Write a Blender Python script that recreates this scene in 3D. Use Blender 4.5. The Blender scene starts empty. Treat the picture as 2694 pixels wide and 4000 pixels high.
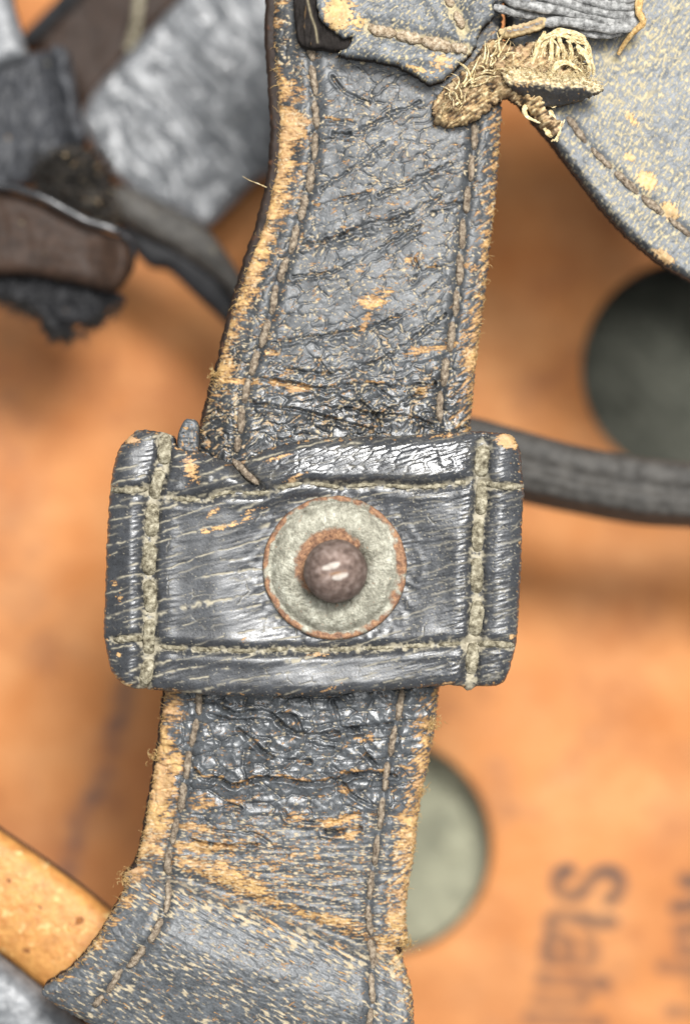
import bpy, math
import numpy as np

# ------------------------------------------------------------------ camera, light, exposure
scene = bpy.context.scene
MM = 0.001
DCAM = 280.0                 # camera height above the strap (mm)
PX = 41.45                   # photograph pixels per mm at strap level
SX, SY = 1347.0, 2000.0

cam_data = bpy.data.cameras.new("camera")
cam = bpy.data.objects.new("camera", cam_data)
scene.collection.objects.link(cam)
cam.location = (0, 0, DCAM * MM)
cam.rotation_euler = (0, 0, 0)
cam_data.sensor_fit = 'HORIZONTAL'
cam_data.sensor_width = 36.0
cam_data.lens = 36.0 * DCAM / (2694.0 / PX)
cam_data.clip_start = 0.005
cam_data.clip_end = 10.0
cam_data.dof.use_dof = True
cam_data.dof.focus_distance = (DCAM - 2.0) * MM
cam_data.dof.aperture_fstop = 12.5
scene.camera = cam

world = bpy.data.worlds.new("World")
scene.world = world
world.use_nodes = True
bg = world.node_tree.nodes["Background"]
bg.inputs[0].default_value = (0.93, 0.97, 1.0, 1)
bg.inputs[1].default_value = 0.50


def area(name, loc, target, size, power, col):
    d = bpy.data.lights.new(name, 'AREA')
    d.shape = 'RECTANGLE'
    d.size, d.size_y = size
    d.energy = power
    d.color = col
    o = bpy.data.objects.new(name, d)
    scene.collection.objects.link(o)
    o.location = loc
    from mathutils import Vector
    o.rotation_euler = (Vector(target) - Vector(loc)).to_track_quat('-Z', 'Y').to_euler()
    return o


area("window_light", (0.13, 0.27, 0.62), (0, 0, 0), (0.24, 0.14), 9.3, (1.0, 0.985, 0.96))
area("overhead_fill", (0.035, 0.09, 1.0), (0, 0, 0), (0.36, 0.36), 5.0, (1.0, 1.0, 0.99))  # added fill lamp overhead, brightens the board in the gaps between pieces

scene.view_settings.view_transform = 'Standard'
scene.view_settings.look = 'None'
scene.view_settings.exposure = 0.0
scene.view_settings.gamma = 1.0
scene.view_settings.use_curve_mapping = False
scene.render.engine = 'CYCLES'
scene.cycles.use_denoising = True
scene.cycles.max_bounces = 6


# ------------------------------------------------------------------ numeric helpers
def smooth(a, b, x):
    t = np.clip((x - a) / (b - a), 0, 1)
    return t * t * (3 - 2 * t)


def _hash(ix, iy, seed):
    h = (ix.astype(np.int64) * 374761393 + iy.astype(np.int64) * 668265263 + seed * 974634777) & 0xffffffff
    h = ((h ^ (h >> 13)) * 1274126177) & 0xffffffff
    h = ((h ^ (h >> 15)) * 2246822519) & 0xffffffff
    return (h ^ (h >> 16)) & 0xffffffff


def noise(x, y, seed=0):
    x = np.asarray(x, float); y = np.asarray(y, float)
    ix = np.floor(x); iy = np.floor(y)
    fx = x - ix; fy = y - iy
    ux = fx * fx * fx * (fx * (fx * 6 - 15) + 10)
    uy = fy * fy * fy * (fy * (fy * 6 - 15) + 10)

    def g(dx, dy):
        a = _hash(ix + dx, iy + dy, seed) * (2 * math.pi / 4294967296.0)
        return np.cos(a) * (fx - dx) + np.sin(a) * (fy - dy)
    n0 = g(0, 0) * (1 - ux) + g(1, 0) * ux
    n1 = g(0, 1) * (1 - ux) + g(1, 1) * ux
    return (n0 * (1 - uy) + n1 * uy) * 1.5      # about -1..1


def fbm(x, y, seed=0, oct=4, gain=0.5):
    s = 0; a = 1; t = 0
    for i in range(oct):
        s = s + a * noise(x * 2 ** i, y * 2 ** i, seed + 17 * i)
        t += a; a *= gain
    return s / t * 1.3


def worley(x, y, seed=0, jit=0.9):
    ix = np.floor(x); iy = np.floor(y)
    f1 = np.full(x.shape, 9.0); f2 = np.full(x.shape, 9.0)
    for dx in (-1, 0, 1):
        for dy in (-1, 0, 1):
            cx = ix + dx; cy = iy + dy
            h = _hash(cx, cy, seed)
            px = cx + 0.5 + jit * ((h & 0xffff) / 65535.0 - 0.5)
            py = cy + 0.5 + jit * ((h >> 16) / 65535.0 - 0.5)
            d = np.hypot(x - px, y - py)
            n = d < f1
            f2 = np.where(n, f1, np.minimum(f2, d))
            f1 = np.where(n, d, f1)
    return f1, f2


def rot(x, y, deg):
    """along / across coordinates of a direction rising deg to the right in the picture"""
    a = math.radians(deg)
    return x * math.cos(a) - y * math.sin(a), x * math.sin(a) + y * math.cos(a)


def catmull(pts, n=6, closed=False):
    p = np.asarray(pts, float)
    if closed:
        p = np.vstack([p[-1], p, p[0], p[1]])
    else:
        p = np.vstack([2 * p[0] - p[1], p, 2 * p[-1] - p[-2]])
    out = []
    for i in range(1, len(p) - 2):
        for k in range(n):
            t = k / n
            a, b, c, d = p[i - 1], p[i], p[i + 1], p[i + 2]
            out.append(0.5 * (2 * b + (c - a) * t + (2 * a - 5 * b + 4 * c - d) * t * t + (3 * b - a - 3 * c + d) * t ** 3))
    if not closed:
        out.append(p[-2])
    return np.array(out)


def dist_poly(X, Y, pts, signed=False, reach=None):
    """distance (px) to a polyline; signed: +inside of the closed polygon"""
    if reach is not None:
        d = np.full(X.shape, 1e6)
        m = (X > pts[:, 0].min() - reach) & (X < pts[:, 0].max() + reach) & (Y > pts[:, 1].min() - reach) & (Y < pts[:, 1].max() + reach)
        if m.any():
            d[m] = dist_poly(X[m], Y[m], pts)
        return d
    d2 = np.full(X.shape, 1e12)
    ins = np.zeros(X.shape, bool)
    n = len(pts)
    for i in range(n if signed else n - 1):
        x0, y0 = pts[i]; x1, y1 = pts[(i + 1) % n]
        ex, ey = x1 - x0, y1 - y0
        L = ex * ex + ey * ey + 1e-9
        t = np.clip(((X - x0) * ex + (Y - y0) * ey) / L, 0, 1)
        dd = (X - x0 - t * ex) ** 2 + (Y - y0 - t * ey) ** 2
        d2 = np.minimum(d2, dd)
        if signed:
            c = (y0 > Y) != (y1 > Y)
            if abs(ey) > 1e-9:
                ins ^= c & (X < ex * (Y - y0) / ey + x0)
    d = np.sqrt(d2)
    return np.where(ins, d, -d) if signed else d


def blob(X, Y, cx, cy, rx, ry, ang=0):
    a, b = rot(X - cx, Y - cy, ang)
    return np.exp(-((a / rx) ** 2 + (b / ry) ** 2))


def bilinear(grid, gx, gy):
    h, w = grid.shape
    gx = np.clip(gx, 0, w - 1.001); gy = np.clip(gy, 0, h - 1.001)
    ix = gx.astype(int); iy = gy.astype(int)
    fx = gx - ix; fy = gy - iy
    return (grid[iy, ix] * (1 - fx) * (1 - fy) + grid[iy, ix + 1] * fx * (1 - fy)
            + grid[iy + 1, ix] * (1 - fx) * fy + grid[iy + 1, ix + 1] * fx * fy)


def wx(X, zref):
    return (np.asarray(X, float) - SX) / PX * (DCAM - zref) / DCAM * MM


def wy(Y, zref):
    return (SY - np.asarray(Y, float)) / PX * (DCAM - zref) / DCAM * MM


# ------------------------------------------------------------------ mesh helpers
def put(name, me, parent, mat):
    o = bpy.data.objects.new(name, me)
    scene.collection.objects.link(o)
    if mat is not None:
        me.materials.append(mat)
    if parent is not None:
        o.parent = parent
    return o


def thing(name, label, cat, group=None):
    o = bpy.data.objects.new(name, None)
    scene.collection.objects.link(o)
    o.empty_display_size = 0.005
    o['label'] = label; o['category'] = cat
    if group:
        o['group'] = group
    return o


def raw_mesh(name, V, F, attrs=None, smooth_shade=True):
    me = bpy.data.meshes.new(name)
    V = np.ascontiguousarray(V, dtype=np.float32); F = np.ascontiguousarray(F, dtype=np.int32)
    k = F.shape[1]
    me.vertices.add(len(V)); me.vertices.foreach_set("co", V.ravel())
    me.loops.add(F.size); me.loops.foreach_set("vertex_index", F.ravel())
    me.polygons.add(len(F))
    me.polygons.foreach_set("loop_start", np.arange(0, F.size, k, dtype=np.int32))
    me.polygons.foreach_set("use_smooth", np.full(len(F), smooth_shade))
    for a, v in (attrs or {}).items():
        at = me.attributes.new(a, 'FLOAT', 'POINT')
        at.data.foreach_set("value", np.ascontiguousarray(v, dtype=np.float32))
    me.update(calc_edges=True)
    return me


class Sampler:
    def __init__(s, x0, y0, step, Z):
        s.a = (x0, y0, step, Z)

    def __call__(s, X, Y):
        x0, y0, st, Z = s.a
        return bilinear(Z, (np.asarray(X, float) - x0) / st, (np.asarray(Y, float) - y0) / st)


def pad(name, sdf, bbox, step, field, mat, parent=None, redge=1.0, thick=2.0, zref=0.0, ragged=None, coarse=4, side=None):
    """A piece of leather: outline by signed distance (px), upper face by a height field (mm), rounded edge, side wall and back."""
    x0, y0, x1, y1 = bbox
    xs = np.arange(x0, x1 + step, step); ys = np.arange(y0, y1 + step, step)
    X, Y = np.meshgrid(xs, ys)
    cs = step * coarse
    cx = np.arange(x0, x1 + 2 * cs, cs); cy = np.arange(y0, y1 + 2 * cs, cs)
    CX, CY = np.meshgrid(cx, cy)
    sd = bilinear(sdf(CX, CY), (X - x0) / cs, (Y - y0) / cs)
    if ragged is not None:
        sd = sd + ragged(X, Y)
    gy, gx = np.gradient(sd, step)
    keepv = sd > 0
    q = keepv[:-1, :-1] | keepv[1:, :-1] | keepv[:-1, 1:] | keepv[1:, 1:]
    H, W = X.shape
    idx = np.arange(H * W).reshape(H, W)
    F = np.stack([idx[:-1, :-1][q], idx[1:, :-1][q], idx[1:, 1:][q], idx[:-1, 1:][q]], 1)   # y goes down the picture: this winds up
    out = sd < 0
    g2 = np.maximum(np.hypot(gx, gy), 0.3)
    mv = np.clip(-sd / g2, 0, step * 1.5)
    X = np.where(out, X + mv * gx / g2, X); Y = np.where(out, Y + mv * gy / g2, Y)
    sdc = np.maximum(sd, 0)
    z, at = field(X, Y, sdc)
    r = redge * PX
    t = np.clip(sdc / r, 0, 1)
    roll = redge * (np.sqrt(np.maximum(1 - (1 - t) ** 2, 0)) - 1)
    Z = z + roll
    used = np.zeros(H * W, bool); used[F.ravel()] = True
    remap = np.cumsum(used) - 1
    V = np.stack([wx(X, zref), wy(Y, zref), Z * MM], -1).reshape(-1, 3)[used]
    F = remap[F]
    A = {k: np.broadcast_to(v, X.shape).reshape(-1)[used] for k, v in at.items()}
    A['side'] = np.zeros(len(V))
    # side wall from the open border, then a back face set in from it
    E = np.concatenate([F[:, [0, 1]], F[:, [1, 2]], F[:, [2, 3]], F[:, [3, 0]]])
    key = np.sort(E, 1); key = key[:, 0].astype(np.int64) * len(V) + key[:, 1]
    _, inv, cnt = np.unique(key, return_inverse=True, return_counts=True)
    B = E[cnt[inv] == 1]
    bv = np.unique(B)
    n0 = len(V)
    loc = {int(v): i for i, v in enumerate(bv)}
    li = np.array([[loc[int(a)], loc[int(b)]] for a, b in B])
    low1 = V[bv] + np.array([0, 0, -0.5 * thick * MM]); low2 = V[bv] + np.array([0, 0, -thick * MM])
    m = len(bv)
    V2 = np.vstack([V, low1, low2])
    F1 = np.stack([B[:, 1], B[:, 0], n0 + li[:, 0], n0 + li[:, 1]], 1)
    F2 = np.stack([n0 + li[:, 1], n0 + li[:, 0], n0 + m + li[:, 0], n0 + m + li[:, 1]], 1)
    for k in A:
        A[k] = np.concatenate([A[k], A[k][bv], A[k][bv]])
    A['side'][n0:] = 1.0
    me = raw_mesh(name, V2, np.vstack([F, F1, F2]), A)
    o = put(name, me, parent, mat)
    return o, Sampler(x0, y0, step, Z)


def poly(pts, closed=True, n=6):
    c = catmull(pts, n, closed)
    return lambda X, Y: dist_poly(X, Y, c, True)


def tube_data(P, R, sides=8, lump=None, flat=1.0):
    """P (n,3) in metres, R (n,) radius; lump(theta, t) scales the radius. Closed by tapering ends."""
    P = np.asarray(P, float); n = len(P)
    T = np.gradient(P, axis=0); T /= np.linalg.norm(T, axis=1)[:, None] + 1e-12
    up = np.array([0, 0, 1.0])
    if abs(T[0] @ up) > 0.95:
        up = np.array([1.0, 0, 0])
    N = np.zeros_like(P)
    v = np.cross(np.cross(T[0], up), T[0]); N[0] = v / np.linalg.norm(v)
    for i in range(1, n):
        v = N[i - 1] - T[i] * (N[i - 1] @ T[i]); N[i] = v / (np.linalg.norm(v) + 1e-12)
    Bn = np.cross(T, N)
    th = np.arange(sides) * 2 * math.pi / sides
    TH, TT = np.meshgrid(th, np.linspace(0, 1, n))
    rr = np.broadcast_to(np.asarray(R, float).reshape(-1, 1), TH.shape).copy()
    if lump is not None:
        rr = rr * lump(TH, TT)
    V = P[:, None, :] + rr[..., None] * (flat * np.cos(TH)[..., None] * N[:, None, :] + np.sin(TH)[..., None] * Bn[:, None, :])
    V = V.reshape(-1, 3)
    i, j = np.meshgrid(np.arange(n - 1), np.arange(sides), indexing='ij')
    a = i * sides + j; b = i * sides + (j + 1) % sides
    F = np.stack([a, b, b + sides, a + sides], -1).reshape(-1, 4)
    tt = TT.reshape(-1)
    return V, F, tt, TH.reshape(-1)


class Bag:
    """collects tubes into one mesh"""
    def __init__(s):
        s.V = []; s.F = []; s.t = []; s.n = 0

    def add(s, V, F, t):
        s.V.append(V); s.F.append(F + s.n); s.t.append(t); s.n += len(V)

    def build(s, name, mat, parent=None):
        me = raw_mesh(name, np.vstack(s.V), np.vstack(s.F), {'along': np.concatenate(s.t)})
        return put(name, me, parent, mat)


def px3(pts, zref=0.0):
    """[(x px, y px, z mm)] -> metres"""
    p = np.asarray(pts, float)
    return np.stack([wx(p[:, 0], zref), wy(p[:, 1], zref), p[:, 2] * MM], 1)


# ------------------------------------------------------------------ materials
class NT:
    def __init__(s, name):
        s.m = bpy.data.materials.new(name); s.m.use_nodes = True
        s.t = s.m.node_tree; s.n = s.t.nodes
        s.b = s.n["Principled BSDF"]

    def link(s, a, b):
        s.t.links.new(a, b)

    def attr(s, name):
        n = s.n.new('ShaderNodeAttribute'); n.attribute_name = name; return n.outputs['Fac']

    def noise(s, scale, detail=3, rough=0.55, vec=None):
        n = s.n.new('ShaderNodeTexNoise')
        n.inputs['Scale'].default_value = scale; n.inputs['Detail'].default_value = detail; n.inputs['Roughness'].default_value = rough
        if vec is None:
            vec = s.coord()
        s.link(vec, n.inputs['Vector']); return n.outputs['Fac']

    def coord(s):
        if not hasattr(s, '_c'):
            s._c = s.n.new('ShaderNodeTexCoord').outputs['Object']
        return s._c

    def ramp(s, fac, stops):
        n = s.n.new('ShaderNodeValToRGB'); e = n.color_ramp.elements
        while len(e) > 1:
            e.remove(e[-1])
        e[0].position = stops[0][0]; e[0].color = (*stops[0][1], 1)
        for p, c in stops[1:]:
            x = e.new(p); x.color = (*c, 1)
        s.link(fac, n.inputs[0]); return n.outputs[0]

    def mix(s, fac, a, b, mode='MIX'):
        n = s.n.new('ShaderNodeMix'); n.data_type = 'RGBA'; n.blend_type = mode
        for sock, v in ((n.inputs[0], fac), (n.inputs[6], a), (n.inputs[7], b)):
            if isinstance(v, (int, float)):
                sock.default_value = v
            elif isinstance(v, tuple):
                sock.default_value = (*v, 1)
            else:
                s.link(v, sock)
        return n.outputs[2]

    def math(s, op, a, b=0.0, c=None):
        n = s.n.new('ShaderNodeMath'); n.operation = op
        for i, v in enumerate((a, b) if c is None else (a, b, c)):
            if isinstance(v, (int, float)):
                n.inputs[i].default_value = v
            else:
                s.link(v, n.inputs[i])
        return n.outputs[0]

    def mapr(s, v, a, b, c, d):
        n = s.n.new('ShaderNodeMapRange')
        n.inputs[1].default_value = a; n.inputs[2].default_value = b; n.inputs[3].default_value = c; n.inputs[4].default_value = d
        s.link(v, n.inputs[0]); return n.outputs[0]

    def bump(s, h, dist, strength=1.0):
        n = s.n.new('ShaderNodeBump'); n.inputs['Distance'].default_value = dist; n.inputs['Strength'].default_value = strength
        s.link(h, n.inputs['Height']); s.link(n.outputs[0], s.b.inputs['Normal'])

    def set(s, **k):
        for a, v in k.items():
            i = s.b.inputs[a.replace('_', ' ')]
            if isinstance(v, (int, float)):
                i.default_value = v
            elif isinstance(v, tuple):
                i.default_value = (*v, 1)
            else:
                s.link(v, i)


def leather(name, dark, light, tan, cream, rough=0.42, side=(0.018, 0.014, 0.012), spec=0.6, fine=1.0):
    m = NT(name)
    n1 = m.noise(900, 4, 0.6); n2 = m.noise(5200, 3, 0.6)
    base = m.ramp(m.math('ADD', m.math('MULTIPLY', n1, 0.6), m.math('MULTIPLY', n2, 0.4)), [(0.38, dark), (0.62, light)])
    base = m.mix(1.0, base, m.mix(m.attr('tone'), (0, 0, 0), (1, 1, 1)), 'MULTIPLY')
    tn = m.ramp(m.noise(1400, 4, 0.65), [(0.32, tuple(c * 0.62 for c in tan)), (0.5, tan), (0.68, tuple(min(c * 1.25 + 0.02, 0.9) for c in tan))])
    tn = m.mix(m.mapr(m.noise(330, 3, 0.6), 0.42, 0.66, 0, 0.75), tn, m.ramp(m.noise(2100, 3, 0.6), [(0.35, (tan[0] * .72, tan[1] * .66, tan[2] * .85)), (0.65, (tan[0] * .98, tan[1] * 1.0, tan[2] * 1.45))]))
    brn = m.mix(0.5, (tan[0] * .30, tan[1] * .24, tan[2] * .22), (tan[0] * .5, tan[1] * .42, tan[2] * .36))
    wn = m.math('ADD', m.attr('wear'), m.math('MULTIPLY', m.math('SUBTRACT', m.noise(4200, 3, 0.7), 0.5), m.math('MULTIPLY', m.attr('wear'), 0.9)))
    col = m.mix(m.mapr(wn, 0.04, 0.34, 0, 1), base, brn)
    col = m.mix(m.mapr(wn, 0.30, 0.95, 0, 1), col, tn)
    cn = m.ramp(m.noise(2600, 3, 0.6), [(0.35, tuple(c * 0.7 for c in cream)), (0.6, cream)])
    col = m.mix(m.attr('cream'), col, cn)
    sd = m.ramp(m.noise(1800, 4), [(0.35, side), (0.65, tuple(c * 2.6 for c in side))])
    col = m.mix(m.attr('side'), col, sd)
    w = m.math('MAXIMUM', m.attr('wear'), m.attr('cream'))
    w = m.math('MAXIMUM', w, m.attr('side'))
    r = m.math('ADD', m.mapr(n2, 0.3, 0.7, rough - 0.08, rough + 0.12), m.math('MULTIPLY', m.attr('gloss'), -0.22))
    r = m.math('ADD', r, m.math('MULTIPLY', w, 0.42))
    m.set(Base_Color=col, Roughness=r, Specular_IOR_Level=m.mapr(w, 0, 1, spec, 0.15))
    h = m.math('ADD', m.noise(9000, 3, 0.6), m.math('MULTIPLY', m.noise(3500, 2), 1.2))
    m.bump(h, 0.000010 * fine)
    return m.m


M_STRAP = leather("strap_leather", (0.036, 0.039, 0.042), (0.088, 0.095, 0.102), (0.50, 0.32, 0.135), (0.56, 0.46, 0.30), rough=0.43, spec=0.5)
M_KEEP = leather("keeper_leather", (0.028, 0.029, 0.032), (0.054, 0.057, 0.063), (0.48, 0.31, 0.14), (0.46, 0.41, 0.30), rough=0.35)
M_PANEL = leather("panel_leather", (0.072, 0.079, 0.086), (0.142, 0.153, 0.164), (0.48, 0.33, 0.15), (0.50, 0.42, 0.255), rough=0.5)
M_DARK = leather("dark_leather", (0.018, 0.018, 0.020), (0.040, 0.040, 0.043), (0.30, 0.22, 0.10), (0.30, 0.26, 0.16), rough=0.6, spec=0.2)
M_GREY = leather("grey_leather", (0.085, 0.090, 0.096), (0.18, 0.186, 0.194), (0.36, 0.30, 0.17), (0.45, 0.42, 0.30), rough=0.42)
M_BLACK = leather("black_underside_shade", (0.012, 0.010, 0.009), (0.026, 0.022, 0.020), (0.20, 0.15, 0.08), (0.40, 0.34, 0.22), rough=0.8, spec=0.1)
M_STUB = leather("torn_leather", (0.020, 0.021, 0.024), (0.06, 0.064, 0.072), (0.60, 0.42, 0.19), (0.80, 0.68, 0.44), rough=0.5, side=(0.05, 0.035, 0.02), fine=3)
M_RIM = leather("glossy_rim", (0.018, 0.018, 0.020), (0.040, 0.040, 0.043), (0.30, 0.22, 0.10), (0.30, 0.26, 0.16), rough=0.42)
M_BROWN = leather("brown_leather", (0.022, 0.013, 0.009), (0.046, 0.026, 0.017), (0.15, 0.08, 0.045), (0.25, 0.2, 0.12), rough=0.55, spec=0.18)
M_DULL = leather("dull_leather", (0.036, 0.033, 0.029), (0.080, 0.074, 0.066), (0.18, 0.14, 0.09), (0.25, 0.22, 0.16), rough=0.62, spec=0.3)
M_DULL2 = leather("dull_slate_leather", (0.020, 0.021, 0.024), (0.050, 0.052, 0.058), (0.28, 0.21, 0.10), (0.30, 0.27, 0.18), rough=0.55, spec=0.35)
M_TAN = leather("tan_leather", (0.42, 0.17, 0.04), (0.60, 0.30, 0.085), (0.30, 0.12, 0.035), (0.72, 0.50, 0.22), rough=0.5, fine=7)


def thread_mat(name, a, b, c, rough=0.85, scale=2600):
    m = NT(name)
    col = m.ramp(m.noise(scale, 4, 0.65), [(0.33, a), (0.5, b), (0.68, c)])
    m.set(Base_Color=col, Roughness=rough, Specular_IOR_Level=0.15)
    m.bump(m.noise(6500, 3, 0.65), 0.00016)
    return m.m


M_THREAD = thread_mat("brown_thread", (0.075, 0.055, 0.04), (0.21, 0.165, 0.12), (0.38, 0.315, 0.235))
M_PTHREAD = thread_mat("coarse_thread", (0.16, 0.11, 0.07), (0.36, 0.28, 0.19), (0.55, 0.47, 0.36))
M_KTHREAD = thread_mat("dusty_thread", (0.055, 0.046, 0.03), (0.215, 0.19, 0.132), (0.46, 0.42, 0.315), scale=1900)
M_CREAM = thread_mat("cream_fibre", (0.36, 0.25, 0.11), (0.64, 0.51, 0.28), (0.80, 0.71, 0.49))
M_BFIBRE = thread_mat("brown_fibre", (0.09, 0.06, 0.03), (0.26, 0.18, 0.09), (0.46, 0.35, 0.18))
M_CORD = thread_mat("grey_cord", (0.085, 0.084, 0.082), (0.24, 0.238, 0.232), (0.46, 0.455, 0.44), scale=1600)
M_TFIBRE = thread_mat("tan_fibre", (0.30, 0.17, 0.06), (0.52, 0.34, 0.14), (0.66, 0.50, 0.26))
M_FRINGE = thread_mat("black_fringe", (0.010, 0.009, 0.008), (0.026, 0.024, 0.022), (0.055, 0.05, 0.045))

# ------------------------------------------------------------------ backing board with round holes, cloth behind it
ZB = -45.0
HOLES = ((2700, 1440, 428), (1487, 3312, 430))


def board_sdf(X, Y):
    d = np.minimum(np.minimum(X + 1600, 4300 - X), np.minimum(Y + 1700, 5700 - Y))
    for cx, cy, r in HOLES:
        d = np.minimum(d, np.hypot(X - cx, Y - cy) - r)
    return d


def crop8(pts):
    return np.array([(1950 + x / 2.107, 3200 + y / 2.107) for x, y in pts], float)


INK = [  # (stroke, half width px, strength)
    ([(575, 425), (500, 440), (468, 510), (490, 590), (580, 640), (680, 590), (740, 520), (810, 450), (890, 430), (970, 470), (985, 560), (950, 630), (895, 665)], 24, 0.92),
    ([(430, 905), (415, 850), (450, 805), (600, 815), (770, 840), (930, 850)], 23, 0.72),
    ([(760, 800), (770, 890)], 22, 0.55),
    ([(715, 1000), (770, 1060), (775, 1130), (700, 1185), (560, 1170), (420, 1165), (375, 1160)], 22, 0.55),
    ([(580, 1160), (585, 1060), (530, 990), (430, 985), (390, 1060), (400, 1150)], 24, 0.62),
    ([(340, 1320), (520, 1335), (700, 1350), (870, 1360)], 26, 0.52),
    ([(320, 1490), (470, 1500), (640, 1510), (710, 1470), (700, 1400)], 24, 0.5),
    ([(250, 1640), (450, 1660), (640, 1660), (830, 1690)], 26, 0.5),
    ([(1510, 500), (1600, 520), (1700, 480)], 24, 0.75), ([(1460, 730), (1560, 710), (1750, 690)], 26, 0.8),
    ([(1470, 920), (1560, 905), (1750, 880)], 24, 0.66), ([(1500, 1075), (1600, 1090), (1750, 1080)], 24, 0.66),
    ([(1340, 1220), (1460, 1235), (1560, 1245), (1750, 1260)], 23, 0.55),
    ([(1400, 1590), (1500, 1595), (1700, 1610)], 24, 0.5), ([(1560, 1400), (1700, 1420)], 22, 0.3),
]


def board_field(X, Y, sd):
    z = ZB + 1.0 * fbm(X / 900, Y / 900, 3, 3) + 0.05 * fbm(X / 60, Y / 60, 5, 3)
    ink = np.zeros(X.shape)
    br = 0.75 + 0.5 * fbm(X / 70, Y / 70, 9, 3)
    for pts, hw, s in INK:
        d = dist_poly(X, Y, catmull(crop8(pts), 4), reach=120)
        ink = np.maximum(ink, min(1, s * 1.22) * np.clip(br, 0.6, 1.05) * (1 - smooth(hw - 8, hw + 14, d)))
    st = np.zeros(X.shape)
    for pts, w, s in (([(490, 2690), (455, 2850), (400, 3050), (300, 3230), (270, 3420), (250, 3500)], 46, 0.95),
                      ([(60, 1150), (30, 1500), (0, 1900), (60, 2300)], 190, 0.26), ([(440, 2950), (380, 3180)], 70, 0.35),
                      ([(2300, 2880), (2200, 3030)], 50, 0.2), ([(1940, 3010), (1990, 3160)], 60, 0.28), ([(-60, 1340), (60, 1380)], 120, 0.3)):
        d = dist_poly(X, Y, catmull(pts, 4), reach=500)
        st = np.maximum(st, s * np.exp(-(d / w) ** 2) * np.clip(0.7 + 0.9 * fbm(X / 90, Y / 70, 21, 4), 0, 1.3))
    tone = 0.5 + 0.34 * fbm(X / 420, Y / 300, 31, 4)
    return z, dict(ink=ink, stain=st, tone=tone)


mb = NT("board_leather")
c0 = mb.ramp(mb.attr('tone'), [(0.15, (0.38, 0.125, 0.028)), (0.5, (0.465, 0.187, 0.061)), (0.85, (0.545, 0.268, 0.112))])
c0 = mb.mix(mb.mapr(mb.noise(160, 4, 0.6), 0.35, 0.7, 0, 0.45), c0, (0.53, 0.25, 0.10))
c0 = mb.mix(mb.mapr(mb.noise(700, 4, 0.65), 0.42, 0.7, 0, 0.35), c0, (0.40, 0.16, 0.055))
c0 = mb.mix(mb.attr('stain'), c0, (0.13, 0.085, 0.07))
c0 = mb.mix(mb.mapr(mb.noise(45, 4, 0.65), 0.46, 0.70, 0, 0.65), c0, (0.29, 0.105, 0.040))
c0 = mb.mix(mb.mapr(mb.noise(110, 5, 0.7), 0.55, 0.75, 0, 0.5), c0, (0.20, 0.085, 0.045))
c0 = mb.mix(mb.attr('ink'), c0, (0.035, 0.036, 0.040))
c0 = mb.mix(mb.attr('side'), c0, (0.10, 0.06, 0.03))
mb.set(Base_Color=c0, Roughness=0.6, Specular_IOR_Level=0.15)
mb.bump(mb.noise(900, 4, 0.6), 0.0003)
board, _ = pad("leather_board", board_sdf, (-1620, -1720, 4320, 5720), 13, board_field, mb.m, redge=0.5, thick=3.5, zref=ZB, coarse=1)
board['kind'] = 'structure'

mc = NT("cloth")
wv = mc.noise(420, 4, 0.6)
mc.set(Base_Color=mc.ramp(wv, [(0.35, (0.22, 0.22, 0.16)), (0.65, (0.34, 0.335, 0.24))]), Roughness=0.9, Specular_IOR_Level=0.1)
mc.bump(mc.noise(2400, 3), 0.0003)


md = NT("shaded_cloth")
md.set(Base_Color=md.ramp(md.noise(420, 4, 0.6), [(0.35, (0.055, 0.057, 0.046)), (0.65, (0.105, 0.106, 0.086))]), Roughness=0.9, Specular_IOR_Level=0.1)  # darker copy of the cloth, shadow inside the hole put into the colour


def rect_sdf(x0, y0, x1, y1):
    return lambda X, Y: np.minimum(np.minimum(X - x0, x1 - X), np.minimum(Y - y0, y1 - Y))


def cloth_field(depth, amp):
    return lambda X, Y, sd: (ZB - depth + amp * fbm(X / 300, Y / 300, 77, 3) + 0.15 * np.sin(X / 14) * np.sin(Y / 14), dict(tone=np.full(X.shape, 0.5)))


o, _ = pad("cloth_lining", rect_sdf(880, 2700, 2100, 3920), (880, 2700, 2100, 3920), 14, cloth_field(6.0, 1.2), mc.m, redge=0.3, thick=1, zref=ZB)
o['kind'] = 'structure'
hx, hy, hr = HOLES[0]
hth = np.linspace(0, 2 * math.pi, 97)[:-1]
hc = np.array([(wx(hx + (hr + 3) * math.cos(a), ZB), wy(hy + (hr + 3) * math.sin(a), ZB)) for a in hth])
hV = np.vstack([np.column_stack([hc, np.full(96, z * MM)]) for z in (ZB - 1.5, ZB - 8, ZB - 15, ZB - 21)])
hi, hj = np.meshgrid(np.arange(3), np.arange(96), indexing='ij')
hF = np.stack([hi * 96 + hj, hi * 96 + (hj + 1) % 96, (hi + 1) * 96 + (hj + 1) % 96, (hi + 1) * 96 + hj], -1).reshape(-1, 4)
sl = put("shade_tube", raw_mesh("shade_tube", hV, hF, {k: np.full(len(hV), v) for k, v in dict(tone=.5, wear=0, cream=0, gloss=0, side=0).items()}), board, M_DARK)  # dark tube added under the hole so its inside turns darker
o, _ = pad("cloth_lining", rect_sdf(2000, 740, 3400, 2140), (2000, 740, 3400, 2140), 14, cloth_field(19.5, 2.0), md.m, redge=0.3, thick=1, zref=ZB)
o['kind'] = 'structure'

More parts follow.
